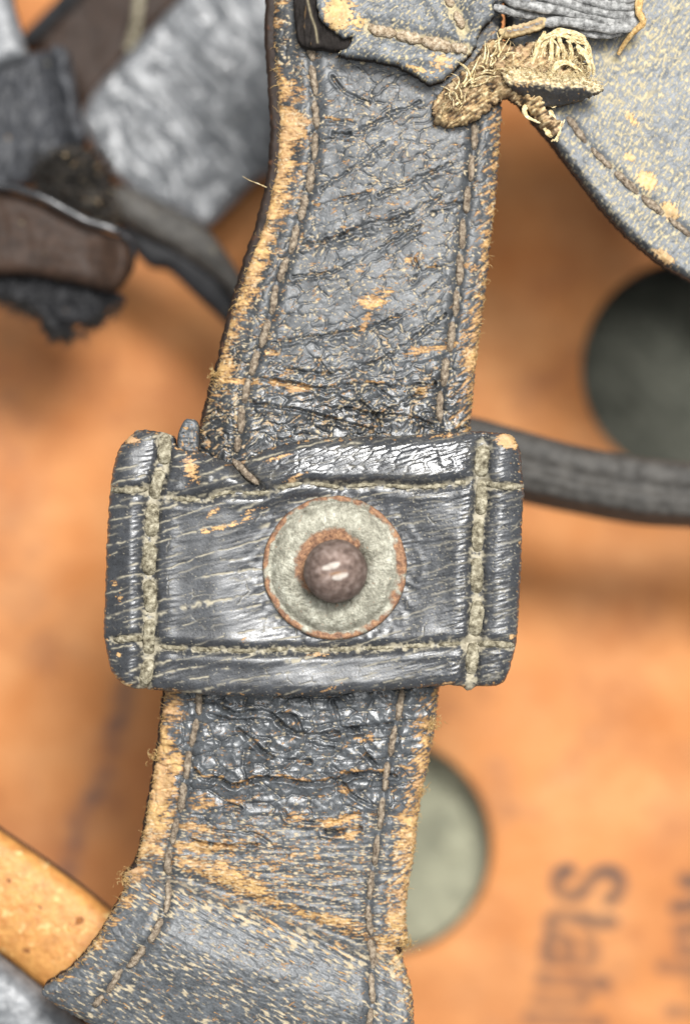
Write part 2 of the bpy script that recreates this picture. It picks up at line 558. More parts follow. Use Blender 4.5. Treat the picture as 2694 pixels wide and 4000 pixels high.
# ------------------------------------------------------------------ the main strap
L_UP = [(1075, -420), (1072, -200), (1072, 0), (1066, 103), (1078, 309), (1086, 481), (1076, 653), (1055, 756), (1018, 893), (980, 996), (945, 1100), (908, 1203), (880, 1306), (850, 1426), (826, 1495), (798, 1615), (774, 1701), (758, 1770)]
L_LOW = [(690, 2250), (640, 2706), (628, 2823), (607, 2968), (580, 3125), (550, 3292), (520, 3385), (482, 3425), (486, 3482), (437, 3571), (368, 3683), (279, 3783), (168, 3868), (225, 3930), (300, 3975), (380, 4020), (470, 4090), (560, 4200)]
R_LOW = [(1600, 4200), (1608, 4060), (1611, 4000), (1607, 3895), (1585, 3805), (1571, 3750), (1590, 3683), (1582, 3582), (1590, 3493), (1613, 3359), (1629, 3225), (1646, 3102), (1674, 2968), (1700, 2823), (1713, 2700)]
R_UP = [(1770, 2250), (1833, 1720), (1838, 1649), (1852, 1477), (1864, 1374), (1886, 1203), (1904, 1065), (1916, 928), (1938, 739), (1950, 567), (1959, 395), (1962, 0), (1962, -200), (1962, -420)]
LEFT = np.array(L_UP + L_LOW, float); RIGHT = np.array((R_LOW + R_UP)[::-1], float)
strap_poly = LEFT.tolist() + RIGHT[::-1].tolist()

ST_LU = [(1208, 120), (1213, 189), (1228, 344), (1233, 515), (1223, 618), (1203, 739), (1168, 859), (1134, 979), (1085, 1100), (1055, 1237), (1014, 1357), (979, 1460), (950, 1580), (936, 1700), (920, 1765)]
ST_RU = [(1858, 470), (1847, 601), (1830, 739), (1807, 893), (1795, 1065), (1778, 1203), (1761, 1323), (1739, 1443), (1718, 1580), (1709, 1690)]
ST_LL = [(780, 2690), (770, 2812), (742, 2924), (725, 3035), (703, 3158), (670, 3292), (653, 3381), (658, 3448), (655, 3526), (608, 3638), (524, 3750), (480, 3783), (435, 3850), (368, 3928)]
ST_RL = [(1575, 2690), (1546, 2834), (1518, 2968), (1501, 3080), (1484, 3214), (1462, 3370), (1440, 3526), (1445, 3660), (1456, 3738), (1451, 3828), (1451, 3928), (1434, 4010)]
FOLD = catmull([(440, 3390), (560, 3400), (720, 3440), (900, 3500), (1060, 3560), (1230, 3620), (1400, 3690), (1560, 3730), (1660, 3740)], 5)

# (points, depth mm, half width px, tan lip)
CREASES = [
    ([(1300, 300), (1340, 350), (1400, 385), (1440, 400)], 0.16, 9, 0), ([(1230, 465), (1300, 470), (1380, 480)], 0.14, 9, .9),
    ([(1300, 520), (1370, 525)], 0.16, 10, 0), ([(1190, 810), (1270, 795), (1370, 770), (1440, 750)], 0.12, 8, .9),
    ([(1240, 560), (1400, 510), (1540, 440), (1640, 400)], 0.10, 9, 0), ([(1480, 760), (1620, 700), (1760, 640)], 0.12, 9, 0),
    ([(1250, 740), (1400, 640), (1500, 560)], 0.10, 9, 0), ([(1180, 960), (1300, 935), (1420, 880), (1560, 850), (1720, 770)], 0.16, 12, .2),
    ([(1330, 925), (1400, 905), (1450, 890)], 0.18, 12, 0), ([(1140, 1080), (1300, 1060), (1500, 960), (1640, 880)], 0.12, 9, .2),
    ([(1620, 1010), (1645, 1060), (1700, 1040)], 0.18, 8, .8), ([(1640, 1065), (1610, 1100)], 0.14, 7, 0),
    ([(1060, 1340), (1200, 1320), (1340, 1300), (1500, 1260), (1620, 1200)], 0.14, 10, .3),
    ([(1100, 1440), (1300, 1460), (1500, 1400), (1640, 1300), (1740, 1230)], 0.16, 10, .2),
    ([(1010, 1480), (1150, 1500), (1250, 1520), (1400, 1500), (1580, 1510), (1700, 1500)], 0.22, 10, .6),
    ([(1350, 1590), (1460, 1620), (1560, 1580), (1700, 1500)], 0.24, 10, 0), ([(1460, 1620), (1600, 1630), (1690, 1660)], 0.22, 9, 0),
    ([(1410, 1570), (1470, 1630), (1480, 1680)], 0.2, 9, 0), ([(1460, 1500), (1540, 1570)], 0.14, 8, 0),
    ([(980, 1580), (1150, 1600), (1300, 1640), (1450, 1680)], 0.2, 11, 0), ([(1240, 1400), (1300, 1480)], 0.12, 8, 0),
    ([(1650, 860), (1700, 830)], .1, 8, 0), ([(1640, 1160), (1740, 1080)], .12, 8, 0), ([(1720, 800), (1815, 790)], .16, 9, 0),
    # below the keeper
    ([(760, 3010), (800, 3045), (860, 3045), (910, 3070), (1000, 3045), (1090, 3040), (1200, 3060), (1300, 3050), (1400, 3020), (1520, 3025)], 0.34, 11, .9),
    ([(860, 2760), (920, 2790), (980, 2780), (1060, 2790), (1110, 2840), (1180, 2870), (1260, 2870), (1330, 2860), (1420, 2840), (1530, 2830)], 0.30, 12, 0),
    ([(930, 2850), (980, 2890), (1020, 2930), (1070, 2960), (1140, 2970), (1210, 2975)], 0.28, 11, 0),
    ([(1090, 2790), (1150, 2800), (1180, 2860)], 0.26, 11, 0), ([(1300, 2740), (1320, 2800), (1330, 2840), (1400, 2850)], .26, 10, 0),
    ([(820, 2790), (880, 2810), (950, 2815), (1020, 2815)], .2, 11, 0), ([(1200, 2900), (1260, 2920), (1300, 2920)], .26, 9, 0),
    ([(1300, 3000), (1340, 3020), (1460, 3025), (1540, 3030)], .32, 10, 0), ([(1400, 2920), (1440, 2960), (1480, 3000)], .22, 10, 0),
    ([(1340, 3060), (1380, 3110), (1460, 3150)], .18, 9, 0), ([(1110, 3170), (1130, 3200), (1160, 3210)], .22, 9, .6),
    ([(1270, 3245), (1330, 3255), (1400, 3235)], .4, 14, .9), ([(1130, 3200), (1250, 3215), (1380, 3190), (1400, 3180)], .2, 12, 1.0),
    ([(740, 3280), (800, 3300), (900, 3305), (1000, 3300)], .25, 9, .8), ([(810, 3240), (920, 3250), (1000, 3260), (1060, 3300)], .14, 9, .3),
    ([(890, 3140), (940, 3155), (930, 3150)], .25, 8, .8),
]
PATCHES = [  # tan, worn-through leather
    (1135, 500, 75, 70, 10, 1.1), (1130, 340, 60, 45, 5, .8), (1110, 590, 55, 60, 0, .9), (1085, 700, 70, 60, 0, .95), (1050, 800, 60, 60, 0, .9), (1010, 930, 60, 70, 0, .9),
    (985, 1040, 50, 60, 0, .8), (950, 1150, 50, 80, 0, .85), (925, 1280, 35, 45, 0, .5), (880, 1440, 60, 35, 0, .9), (930, 1490, 110, 14, -4, .9),
    (1455, 1175, 55, 38, 20, 1.0), (1500, 1150, 50, 16, 30, .8), (1425, 1260, 16, 55, -20, .8), (1160, 1522, 46, 18, 5, 1.0), (1090, 1500, 60, 14, -10, .8),
    (1080, 1380, 60, 14, 5, .6), (1140, 1430, 50, 14, 40, .6), (1640, 1370, 60, 18, 12, .8), (1740, 1355, 70, 15, 12, .8), (1840, 1390, 40, 60, 20, .8), (1600, 1020, 28, 20, 0, .8),
    (1210, 950, 30, 20, 0, .5), (1540, 790, 20, 16, 0, .7), (1640, 1520, 50, 14, 10, .7), (1830, 1540, 30, 40, 0, .5), (1060, 1240, 40, 14, 0, .4),
    (665, 2990, 55, 60, 0, 1.1), (625, 3080, 70, 80, 0, 1.2), (610, 3200, 70, 90, 0, 1.1), (670, 2800, 60, 30, 0, .7), (600, 3330, 60, 40, 0, .5),
    (780, 3140, 60, 35, 0, .8), (900, 3130, 60, 25, 0, .6), (760, 3235, 90, 18, -5, .9), (760, 3310, 110, 28, -5, 1.05), (860, 3310, 90, 16, -5, .9), (740, 3370, 90, 30, -8, .9),
    (900, 3430, 110, 55, -30, 1.05), (990, 3470, 90, 45, -10, 1.0), (800, 3400, 90, 30, -15, .8), (1100, 3540, 160, 26, -18, .7), (1300, 3600, 190, 24, -14, .95), (1430, 3660, 120, 20, -14, .7),
    (1330, 3205, 100, 20, 8, 1.0), (1370, 3260, 55, 22, 5, .9), (1150, 3190, 50, 22, -10, .7), (1600, 3200, 60, 26, -5, 1.1), (1595, 3290, 45, 70, 0, 1.0), (1690, 2835, 60, 25, -5, 1.1), (1640, 2870, 40, 14, -20, .7),
    (1640, 2960, 40, 20, 25, .8), (1640, 3060, 45, 30, 0, .7), (1590, 3000, 50, 12, -25, .7), (1550, 3480, 70, 30, 0, .5), (1560, 3590, 60, 90, 0, .9), (1520, 3700, 70, 50, -10, .9),
    (1420, 2885, 50, 20, 10, .6), (1340, 3090, 60, 14, 5, .6), (1250, 3110, 26, 20, 0, .5), (1030, 3450, 200, 70, -15, .35), (1200, 3420, 200, 70, 0, .25), (530, 3410, 50, 26, -25, .7),
]


def strap_edges(Y):
    return np.interp(Y, LEFT[:, 1], LEFT[:, 0]), np.interp(Y, RIGHT[:, 1], RIGHT[:, 0])


def strap_field(X, Y, sd):
    XL, XR = strap_edges(Y)
    u = X - XL; w = XR - X
    t = np.clip(u / (XR - XL), 0, 1)
    # signed distance below the fold
    yf = np.interp(X, FOLD[:, 0], FOLD[:, 1])
    df = Y - yf
    low = smooth(-10, 60, df)                      # the folded-over lower end
    mid = smooth(2600, 2720, Y) * (1 - low)        # just below the keeper
    up = 1 - smooth(2400, 2600, Y)
    z = 0.35 * fbm(X / 420, Y / 520, 11, 3) - 0.9 * np.abs(2 * t - 1) ** 4
    z = z + low * (0.5 + 1.6 * smooth(0, 260, df)) - 0.5 * np.exp(-(df / 40) ** 2) - 1.2 * smooth(250, 700, df)
    # ---- wrinkle relief
    wq = 26 * fbm(X / 110, Y / 80, 41, 3)
    wq2 = 26 * fbm(X / 90, Y / 110, 42, 3)
    ang = 26.0
    a, b = rot(X + wq, Y + wq2, ang)
    bend = np.clip((Y - 1150) / 450, 0, 1)
    a2, b2 = rot(X + wq, Y + wq2, 12)
    f1, f2 = worley(a / 105, b / 52, 1)
    g1, g2 = worley(a / 42 + 7, b / 23, 2)
    e1 = smooth(0.0, 0.30, f2 - f1); e2 = smooth(0, 0.35, g2 - g1)
    q1, q2 = worley(a2 / 95, b2 / 36, 8); e3 = smooth(0, 0.35, q2 - q1)
    ridg = 1 - np.abs(noise(a / 260, b / 62, 13)) * 2
    ridg2 = 1 - np.abs(noise(a2 / 190 + 3, b2 / 38, 15)) * 2
    pat = smooth(-.25, .35, fbm(X / 150, Y / 110, 18, 3))
    va = smooth(-.45, .25, fbm(X / 95, Y / 95, 20, 3)); vb = smooth(-.4, .3, fbm(X / 80, Y / 80, 24, 3))
    n1 = np.exp(-((f2 - f1) / 0.075) ** 2) * va; n2 = np.exp(-((g2 - g1) / 0.10) ** 2) * pat; n3 = np.exp(-((q2 - q1) / 0.09) ** 2) * vb
    hu = (-0.15 * n1 * (1 - .4 * bend) - 0.19 * n3 * (0.15 + 0.85 * bend) - 0.04 * n2 + 0.07 * np.sqrt(np.clip(f2 - f1, 0, 1)) + 0.10 * np.sqrt(np.clip(q2 - q1, 0, 1)) * bend
          + 0.06 * ridg * (1 - bend) + 0.16 * ridg2 * bend + 0.03 * fbm(a / 90, b / 40, 19, 2))
    calm = smooth(0, 300, Y - 150)
    hu = hu * (0.62 + 0.25 * calm + 0.25 * bend)
    # pillow-like wrinkles under the keeper, dying out downwards
    wk = 26 * fbm(X / 130, Y / 90, 43, 3)
    p1, p2 = worley((X + wk) / 120, (Y + wk * .7 + 0.10 * X) / 66, 5)
    r1, r2 = worley((X + 10 * noise(X / 40, Y / 40, 3)) / 30, (Y - 0.2 * X) / 40, 6)
    pil = np.sqrt(np.clip(p2 - p1, 0, 1)); pil2 = np.sqrt(np.clip(r2 - r1, 0, 1))
    fade = 1 - smooth(3080, 3280, Y + 30 * noise(X / 120, Y / 120, 4))
    st = fbm(X / 130, Y / 16, 23, 3)
    hm = fade * (0.22 * pil + 0.07 * pil2 - 0.22 * np.exp(-((p2 - p1) / .055) ** 2) + 0.12 * (1 - 2 * np.abs(noise((X + wk) / 84, (Y - .3 * X) / 60, 27)))) + (1 - fade) * (0.05 * st + 0.04 * pil2)
    hm = hm + 0.10 * (1 - np.abs(noise(X / 200, Y / 46, 29)) * 2)
    # pebbled grain on the fold
    al, bl = rot(X, Y, -28)
    s1, s2 = worley(al / 40, bl / 19, 31)
    pe = smooth(0, 0.4, s2 - s1)
    hl = 0.03 * pe + 0.06 * fbm(al / 60, bl / 22, 33, 4) + .12 * np.exp(-((df - 60) / 90) ** 2) * fbm(al / 240, bl / 15, 34, 3)
    h = 0.74 * hu * up + 0.85 * hm * mid + hl * low
    # ---- long creases and the tan lips beside them
    wear = np.zeros(X.shape)
    jig = 7 * fbm(X / 28, Y / 28, 47, 2)
    for pts, dep, hw, lip in CREASES:
        c = catmull(pts, 4)
        d = dist_poly(X + jig, Y + jig, c, reach=80)
        m = d < 78
        if not m.any():
            continue
        hw = hw * .62; dep = 1.35 * dep * (0.35 + 1.2 * va[m]) if Y.min() < 0 else dep
        h[m] -= dep * np.exp(-(d[m] / hw) ** 2) - 0.35 * dep * np.exp(-((d[m] - 2.2 * hw) / (1.4 * hw)) ** 2)
        if lip:
            dl = dist_poly(X + jig, Y + jig + hw * 1.6, c, reach=80)
            wear = np.maximum(wear, lip * np.exp(-(dl / (hw * 1.2)) ** 2))
    # ---- wear: rims, patches, flecks
    fl = fbm(X / 40, Y / 11, 51, 3)                 # streaks across the rim
    fl2 = fbm(X / 60, Y / 30, 53, 4)
    fl3 = fbm(X / 9, Y / 6, 54, 2)
    kl = np.interp(Y, [0, 220, 300, 450, 1000, 1300, 1420, 1650, 1760, 2700, 2900, 3000, 3350, 3450, 3900], [.55, .5, .75, .95, .9, .7, .62, .42, .3, .6, .85, 1.1, .95, .7, .35])
    wl = np.interp(Y, [0, 200, 450, 700, 1000, 1300, 1700, 2700, 3000, 3350, 3500, 3900], [60, 60, 105, 90, 85, 75, 60, 70, 95, 80, 60, 50])
    sk = fbm(X / 55, Y / 8, 55, 3)                 # long slashes across the rim
    rim = 0.80 * kl * (1 - smooth(0.0, 1.95, u / wl)) + 0.36 * sk + 0.26 * fl + 0.42 * fl2 + 0.14 * fl3 + 0.30 * fbm(X / 150, Y / 60, 52, 3) - .06
    tick = fbm(*[c / s for c, s in zip(rot(X, Y, 36), (50, 12))], 57, 3)
    kr = np.interp(Y, [0, 450, 900, 1400, 1600, 2700, 2850, 3300, 3700, 3900], [.3, .55, .7, .85, .6, .55, .8, .95, .9, .5])
    wr = np.interp(Y, [0, 900, 1600, 2700, 3200, 3900], [60, 75, 70, 75, 95, 60])
    rimr = 0.66 * kr * (1 - smooth(0.0, 1.6, w / wr)) + 0.72 * tick + .16 * fl3 + .15 * fl2
    pv = np.zeros(X.shape)
    for cx, cy, rx, ry, an, s in PATCHES:
        pv = np.maximum(pv, s * blob(X, Y, cx, cy, rx * 1.15, ry * 1.15, an))
    pv = np.maximum(pv, 0.42 * blob(X, Y, 1050, 3370, 560, 190, -10))
    pn = fbm(X / 34, Y / 9, 59, 3)
    pv = pv * .78 + 0.32 * fl2 + 0.50 * pn + .20 * fl3
    lip = wear * .55 + 0.42 * fl2 + .45 * fl + .18 * fl3
    W = np.maximum.reduce([smooth(.28, .82, rim), smooth(.32, .78, rimr), smooth(.28, .80, pv), smooth(.36, .78, lip)])
    W = W * np.clip(0.80 + 0.42 * fbm(X / 38, Y / 22, 58, 3), .35, 1.05)
    # general chafing on ridges, thin
    fle = fbm(a / 19, b / 8.0, 61, 2)
    fll = fbm(al / 40, bl / 12.0, 63, 3)
    flm = fbm(X / 26, Y / 7.0, 65, 2)
    den = 0.55 + 0.26 * fbm(X / 170, Y / 130, 67, 3)
    cream = up * smooth(den - 0.12, den + 0.14, fle + 0.16 * n1 + .10 * n3) * 0.8
    cream = np.maximum(cream, low * smooth(.20, .60, fll + .36 * fbm(X / 150, Y / 100, 69, 3) + .15 * np.exp(-((df - 50) / 80) ** 2)) * 0.72)
    cream = np.maximum(cream, mid * smooth(0.44, 0.74, flm + 0.35 * (1 - fade) - .12 + .30 * fade * np.exp(-((p2 - p1) / .09) ** 2)) * 0.7)
    ch = fbm(a / 44, b / 15, 71, 4)
    chaf = smooth(.54, .90, ch + 0.34 * np.maximum(n1, n3) * up + .14 * bend * up + .16 * (1 - smooth(0, 330, u)) + .1 * fl3)
    W = np.maximum(W, chaf * (0.40 * up + 0.7 * mid * (1 - .75 * fade)))
    cream = np.maximum(cream, 0.40 * chaf * up)
    W = np.maximum(W, low * 0.8 * smooth(.5, .8, fbm(al / 70, bl / 13, 76, 4) + .30 * np.exp(-((df - 40) / 70) ** 2)))
    # fibrous relief where the skin is gone
    h = h + W * (0.085 * fbm(X / 18, Y / 7, 73, 3) - 0.05)
    # stitch channels
    for s in (ST_LU, ST_RU, ST_LL, ST_RL):
        d = dist_poly(X, Y, catmull(s, 4), reach=120)
        g = np.exp(-(d / 17) ** 2)
        h = h - 0.30 * g + 0.10 * np.exp(-((d - 44) / 22) ** 2)
        W = W * (1 - 0.75 * g)
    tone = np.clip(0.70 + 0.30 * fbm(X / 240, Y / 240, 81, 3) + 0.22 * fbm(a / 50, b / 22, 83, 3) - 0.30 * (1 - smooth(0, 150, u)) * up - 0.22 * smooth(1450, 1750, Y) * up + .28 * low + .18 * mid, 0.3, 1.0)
    gloss = mid * (0.15 + fade * 0.50) + 0.6 * up * smooth(1250, 1650, Y)
    return z + h, dict(wear=W, cream=cream, tone=tone, gloss=gloss)


def rag_strap(X, Y):
    return 7 * fbm(X / 30, Y / 14, 91, 3) + 3


strap = thing("leather_strap", "worn black leather strap with tan chafed edges running down through the studded keeper", "strap")
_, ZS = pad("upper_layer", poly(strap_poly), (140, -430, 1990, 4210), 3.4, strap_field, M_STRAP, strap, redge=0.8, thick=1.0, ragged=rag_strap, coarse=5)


def lining_field(X, Y, sd):
    XL, XR = strap_edges(Y)
    n = fbm(X / 30, Y / 60, 5, 3)
    return -1.2 + 0.06 * n, dict(wear=0.35 * smooth(.35, .6, n), cream=0 * X, tone=0.5 + 0 * X, gloss=0 * X)


off = np.interp(LEFT[:, 1], [-420, 1000, 1300, 1800, 2700, 4200], [-42, -30, -14, -8, -10, -8])
lin = np.column_stack([LEFT[:, 0] + off, LEFT[:, 1]]).tolist() + np.column_stack([RIGHT[:, 0] - 8, RIGHT[:, 1]]).tolist()[::-1]
pad("lining", poly(lin), (120, -430, 1990, 4210), 9, lining_field, M_BROWN, strap, redge=0.35, thick=1.2, coarse=2, ragged=lambda X, Y: 5 * fbm(X / 40, Y / 30, 7, 2))


def stitches(path, zs, length, gap, hw, mat, parent, seed, lift=0.0, zref=0.0, sides=9, tilt=0.0, name="stitch", rough=0.12, flat=1.0, twist=0.15, freq=9):
    """one mesh for each visible stitch of a seam"""
    rng = np.random.default_rng(seed)
    c = catmull(path, 12)
    s = np.concatenate([[0], np.cumsum(np.hypot(*np.diff(c, axis=0).T))])
    p = 0.0
    while p < s[-1] - 0.35 * length:
        ln = length * rng.uniform(0.88, 1.1)
        e = min(p + ln, s[-1])
        q = np.linspace(p, e, 13)
        x = np.interp(q, s, c[:, 0]); y = np.interp(q, s, c[:, 1])
        v = np.linspace(-1, 1, 13)
        x = x + tilt * v
        r = hw / PX * rng.uniform(0.85, 1.12)
        prof = np.clip(1 - np.abs(v) ** 4, 0.03, 1) ** 0.5
        z0 = zs(x, y)
        zz = np.convolve(np.pad(z0, 3, 'edge'), np.ones(7) / 7, 'valid') + lift + r * (0.35 - 1.1 * np.abs(v) ** 4)
        P = px3(np.column_stack([x, y, zz]), zref)
        k = rng.uniform(5, 7); ph = rng.uniform(0, 6)
        sd = int(rng.integers(1000))
        V, F, t, th = tube_data(P, r * prof * MM, sides, lambda T, U: 1 + twist * np.cos(2 * T - k * 2.4 * U + ph) + rough * noise(T * 1.3, U * freq, sd) + .6 * rough * noise(T * 2.6, U * 21, sd + 1), flat)
        put(name, raw_mesh(name, V, F, {'along': t}), parent, mat)
        p = e + gap * rng.uniform(0.5, 1.4)


stitches(ST_LU, ZS, 118, 12, 14.5, M_THREAD, strap, 1, lift=.06, tilt=4)
stitches(ST_RU, ZS, 122, 12, 14.5, M_THREAD, strap, 2, lift=.06, tilt=5)
stitches(ST_LL, ZS, 120, 12, 14.5, M_THREAD, strap, 3, lift=.06, tilt=3)
stitches(ST_RL, ZS, 124, 12, 14.5, M_THREAD, strap, 4, lift=.06, tilt=3)

# ------------------------------------------------------------------ the keeper with its stud
KZ = 4.2
K_OUT = [(533, 1676), (492, 1707), (462, 1743), (436, 1814), (420, 1926), (411, 2059), (405, 2197), (400, 2353), (396, 2475), (414, 2588), (436, 2644), (482, 2682), (533, 2697), (635, 2704), (763, 2716), (930, 2724), (1102, 2726), (1306, 2716), (1510, 2702), (1714, 2684), (1787, 2684), (1835, 2705), (1870, 2688), (1940, 2684), (1975, 2665), (1996, 2610), (2018, 2530), (2030, 2400), (2041, 2197), (2043, 2059), (2053, 1906), (2043, 1855), (2038, 1768), (2020, 1722), (1995, 1694), (1949, 1689), (1898, 1683), (1806, 1685), (1653, 1694), (1500, 1703), (1300, 1707), (1150, 1722), (1040, 1757), (975, 1790), (910, 1806), (850, 1792), (800, 1772), (745, 1756), (690, 1742), (668, 1702), (625, 1684), (580, 1680)]
KS_L = [(640, 1690), (635, 1804), (605, 1906), (594, 1977), (589, 2059), (582, 2151), (578, 2251), (584, 2353), (580, 2430), (576, 2547), (573, 2610), (553, 2690)]
KS_R = [(1890, 1735), (1880, 1845), (1883, 1916), (1878, 2008), (1867, 2074), (1866, 2151), (1863, 2233), (1863, 2405), (1848, 2543), (1836, 2690)]
KH_T = [(660, 1945), (763, 1952), (814, 1947), (880, 1924), (1018, 1926), (1100, 1902), (1203, 1886), (1323, 1900), (1460, 1892), (1649, 1903), (1821, 1881)]
KH_TL = [(425, 1914), (507, 1916), (575, 1908)]
KH_TR = [(1895, 1885), (1960, 1900), (2046, 1898)]
KH_B = [(615, 2528), (737, 2537), (839, 2540), (992, 2546), (1120, 2538), (1237, 2543), (1460, 2534), (1632, 2525), (1820, 2515)]
KH_BL = [(438, 2503), (523, 2496), (560, 2500)]
KH_BR = [(1870, 2518), (1950, 2518), (2022, 2527)]
STUD = (1307, 2219)
K_PATCH = [(505, 1715, 40, 20, -20, 1.1), (1985, 1722, 45, 35, -20, 1.3), (745, 1830, 30, 65, 20, 1.0), (1150, 1868, 50, 14, 30, .8), (830, 2000, 45, 14, 35, .8), (860, 2060, 40, 12, 10, 1.0), (800, 2075, 30, 12, 5, 1.), (930, 2040, 70, 10, 22, .9), (990, 1995, 60, 10, 22, .7), (960, 2498, 22, 12, 20, .8), (480, 2678, 50, 14, -20, .9),
           (447, 2280, 20, 26, 0, .7), (465, 2345, 22, 30, 0, .6), (1750, 1700, 60, 14, 10, .7), (460, 2563, 10, 9, 0, 1.2), (425, 1905, 30, 12, 0, 1.0), (1080, 1790, 70, 10, 18, .8), (2000, 2490, 10, 16, 0, 1.), (1900, 2690, 60, 10, 0, .9), (1750, 2670, 60, 8, 8, .7), (1290, 2690, 60, 8, 18, .7), (1240, 2560, 60, 14, 8, .8)]


def keeper_field(X, Y, sd):
    dx = X - STUD[0]; dy = Y - STUD[1]
    R = np.hypot(dx, dy)
    z = KZ - 1.25 * ((X - 1320) / 800) ** 2 - 0.25 * ((Y - 2200) / 500) ** 2 + 0.12 * fbm(X / 260, Y / 260, 2, 3)
    # rolled sides outside the two upright seams
    z = z + 0.55 * np.exp(-((X - 500) / 60) ** 2) * smooth(1680, 1780, Y) + 0.30 * np.exp(-((X - 1970) / 60) ** 2)
    # leather pulled up over the strap along the top
    rid = catmull([(1000, 1862), (1120, 1820), (1260, 1785), (1450, 1768), (1620, 1770), (1780, 1785)], 5)
    dr = dist_poly(X, Y, rid, reach=300)
    ytop = np.interp(X, [905, 975, 1040, 1150, 1300, 1500, 1653, 1806, 1900], [1806, 1790, 1757, 1722, 1707, 1703, 1694, 1685, 1683])
    ty = Y - ytop
    win = smooth(950, 1150, X) * (1 - smooth(1690, 1860, X))
    z = z + 0.85 * win * (smooth(-20, 165, ty) - 0.85 * smooth(150, 235, ty)) - .25 * win
    z = z + 1.0 * np.exp(-((X - 815) / 55) ** 2 - ((Y - 1870) / 58) ** 2)
    # valley running from the notch below the ridge
    val = catmull([(905, 1800), (950, 1850), (1010, 1905)], 5)
    dv = dist_poly(X + 8 * noise(X / 30, Y / 30, 3), Y, val, reach=150)
    z = z - 1.1 * np.exp(-(dv / 24) ** 2)
    # dimple round the stud
    z = z - 0.85 * (1 - smooth(262, 500, R)) + 0.10 * fbm(np.arctan2(dy, dx) * 6, R / 60, 45, 2) * np.exp(-((R - 310) / 50) ** 2)
    # fine wrinkles: along the surface, swept round the stud
    th = np.arctan2(dy, dx)
    right = smooth(1300, 1650, X)
    near = np.exp(-((R - 300) / 190) ** 2)
    psi = Y + 0.25 * X + 16 * fbm(X / 240, Y / 200, 7, 3) - 60 * near * np.sign(dy) * np.abs(np.sin(th)) * 0.5
    along = X - 0.2 * Y
    warp = psi + 17 * noise(psi / 55, along / 500, 9) + 5 * fbm(X / 34, Y / 34, 10, 2)
    period = 47.0
    ph = np.abs((warp / period) % 1.0 - 0.5) * period                      # 0 at line
    gate = smooth(-0.30, 0.08, noise(along / 150, np.floor(warp / period + 0.5 - 0.5) * 3.7 + 0.37, 11))
    crack = np.exp(-(ph / (2.9 + 0.9 * smooth(0, .4, noise(X / 40, Y / 40, 12)))) ** 2) * gate * (1 - .55 * right) * smooth(-.35, .1, noise(X / 30, Y / 30, 14) + .1)
    per2 = 23.0
    ph2 = np.abs((warp / per2 + 0.3) % 1.0 - 0.5) * per2
    gate2 = smooth(0.1, 0.4, noise(along / 80, np.floor(warp / per2 + .3) * 3.1 + 0.6, 13))
    crack2 = np.exp(-(ph2 / 2.2) ** 2) * gate2 * 0.35
    # branching cross cracks
    k1, k2 = worley((X + 10 * noise(X / 30, Y / 30, 4)) / 95, (Y + .25 * X) / 150, 17)
    cross = np.exp(-((k2 - k1) / 0.022) ** 2) * smooth(0.2, 0.5, noise(X / 90, Y / 90, 19))
    seam = np.full(X.shape, 1e6)
    for p in (KS_L, KS_R):
        seam = np.minimum(seam, dist_poly(X, Y, catmull(p, 4), reach=220))
    seamh = np.full(X.shape, 1e6)
    for p in (KH_T, KH_TL, KH_TR, KH_B, KH_BL, KH_BR):
        seamh = np.minimum(seamh, dist_poly(X, Y, catmull(p, 4), reach=160))
    pull = np.exp(-((seam - 55) / 45) ** 2)
    wr = fbm(X / 70, (Y + .2 * X) / 11, 21, 3)
    wf = fbm(X / 160, (Y + .22 * X) / 26, 22, 3)
    right = smooth(1300, 1650, X)
    h = 0.026 * wr * (0.35 + 1.0 * right + 1.6 * pull) + 0.018 * wf
    onr = np.exp(-(dr / 110) ** 2)
    c1, c2 = worley((X + .3 * Y) / 58, (Y + .30 * X) / 20, 25)
    cell = smooth(0, 0.3, c2 - c1)
    h = h + onr * (0.045 * cell)
    h = h - 0.03 * crack - 0.018 * crack2 - 0.04 * cross
    h = h - 0.62 * np.exp(-(seam / 33) ** 4) + 0.10 * np.exp(-(seam / 40) ** 2) * fbm(X / 16, Y / 16, 36, 3) + 0.12 * np.exp(-((seam - 75) / 30) ** 2)
    h = h - 0.42 * np.exp(-(seamh / 17) ** 2) + 0.10 * np.exp(-((seamh - 42) / 20) ** 2)
    pv = np.zeros(X.shape)
    for cx, cy, rx, ry, an, s in K_PATCH:
        pv = np.maximum(pv, s * blob(X, Y, cx, cy, rx * 1.1, ry * 1.1, an))
    pv = pv * .8 + 0.50 * fbm(X / 34, (Y + .25 * X) / 9, 31, 3) + .2 * fbm(X / 9, Y / 7, 32, 2)
    W = smooth(.42, .72, pv)
    rim = (1 - smooth(6, 40, sd)) * 0.5 + 0.5 * fbm(X / 24, Y / 16, 33, 3)
    W = np.maximum(W, 0.8 * smooth(.62, .8, rim))
    dirt = 1.0 * np.exp(-(seam / 40) ** 2) + 0.85 * np.exp(-(seamh / 24) ** 2) + 0.6 * fbm(X / 22, Y / 22, 35, 3)
    dirt = smooth(.55, .95, dirt)
    lowc = smooth(0.1, 0.5, noise(X / 260, Y / 200, 37) + 0.25)
    C = np.maximum.reduce([0.80 * crack, 0.65 * crack2, 0.35 * cross * (1 - onr), 0.75 * dirt])
    fk = fbm(X / 14, (Y + .2 * X) / 6, 39, 2)
    C = np.maximum(C, 0.6 * smooth(.62, .8, fk + 0.10 * right))
    C = np.maximum(C * (1 - .75 * onr * (sd > 30)), onr * 0.15 * (1 - cell) * lowc)
    tone = np.clip(0.8 + 0.2 * fbm(X / 200, Y / 200, 41, 3), .4, 1)
    return z + h, dict(wear=W, cream=C, tone=tone, gloss=0.15 + 0.7 * onr)


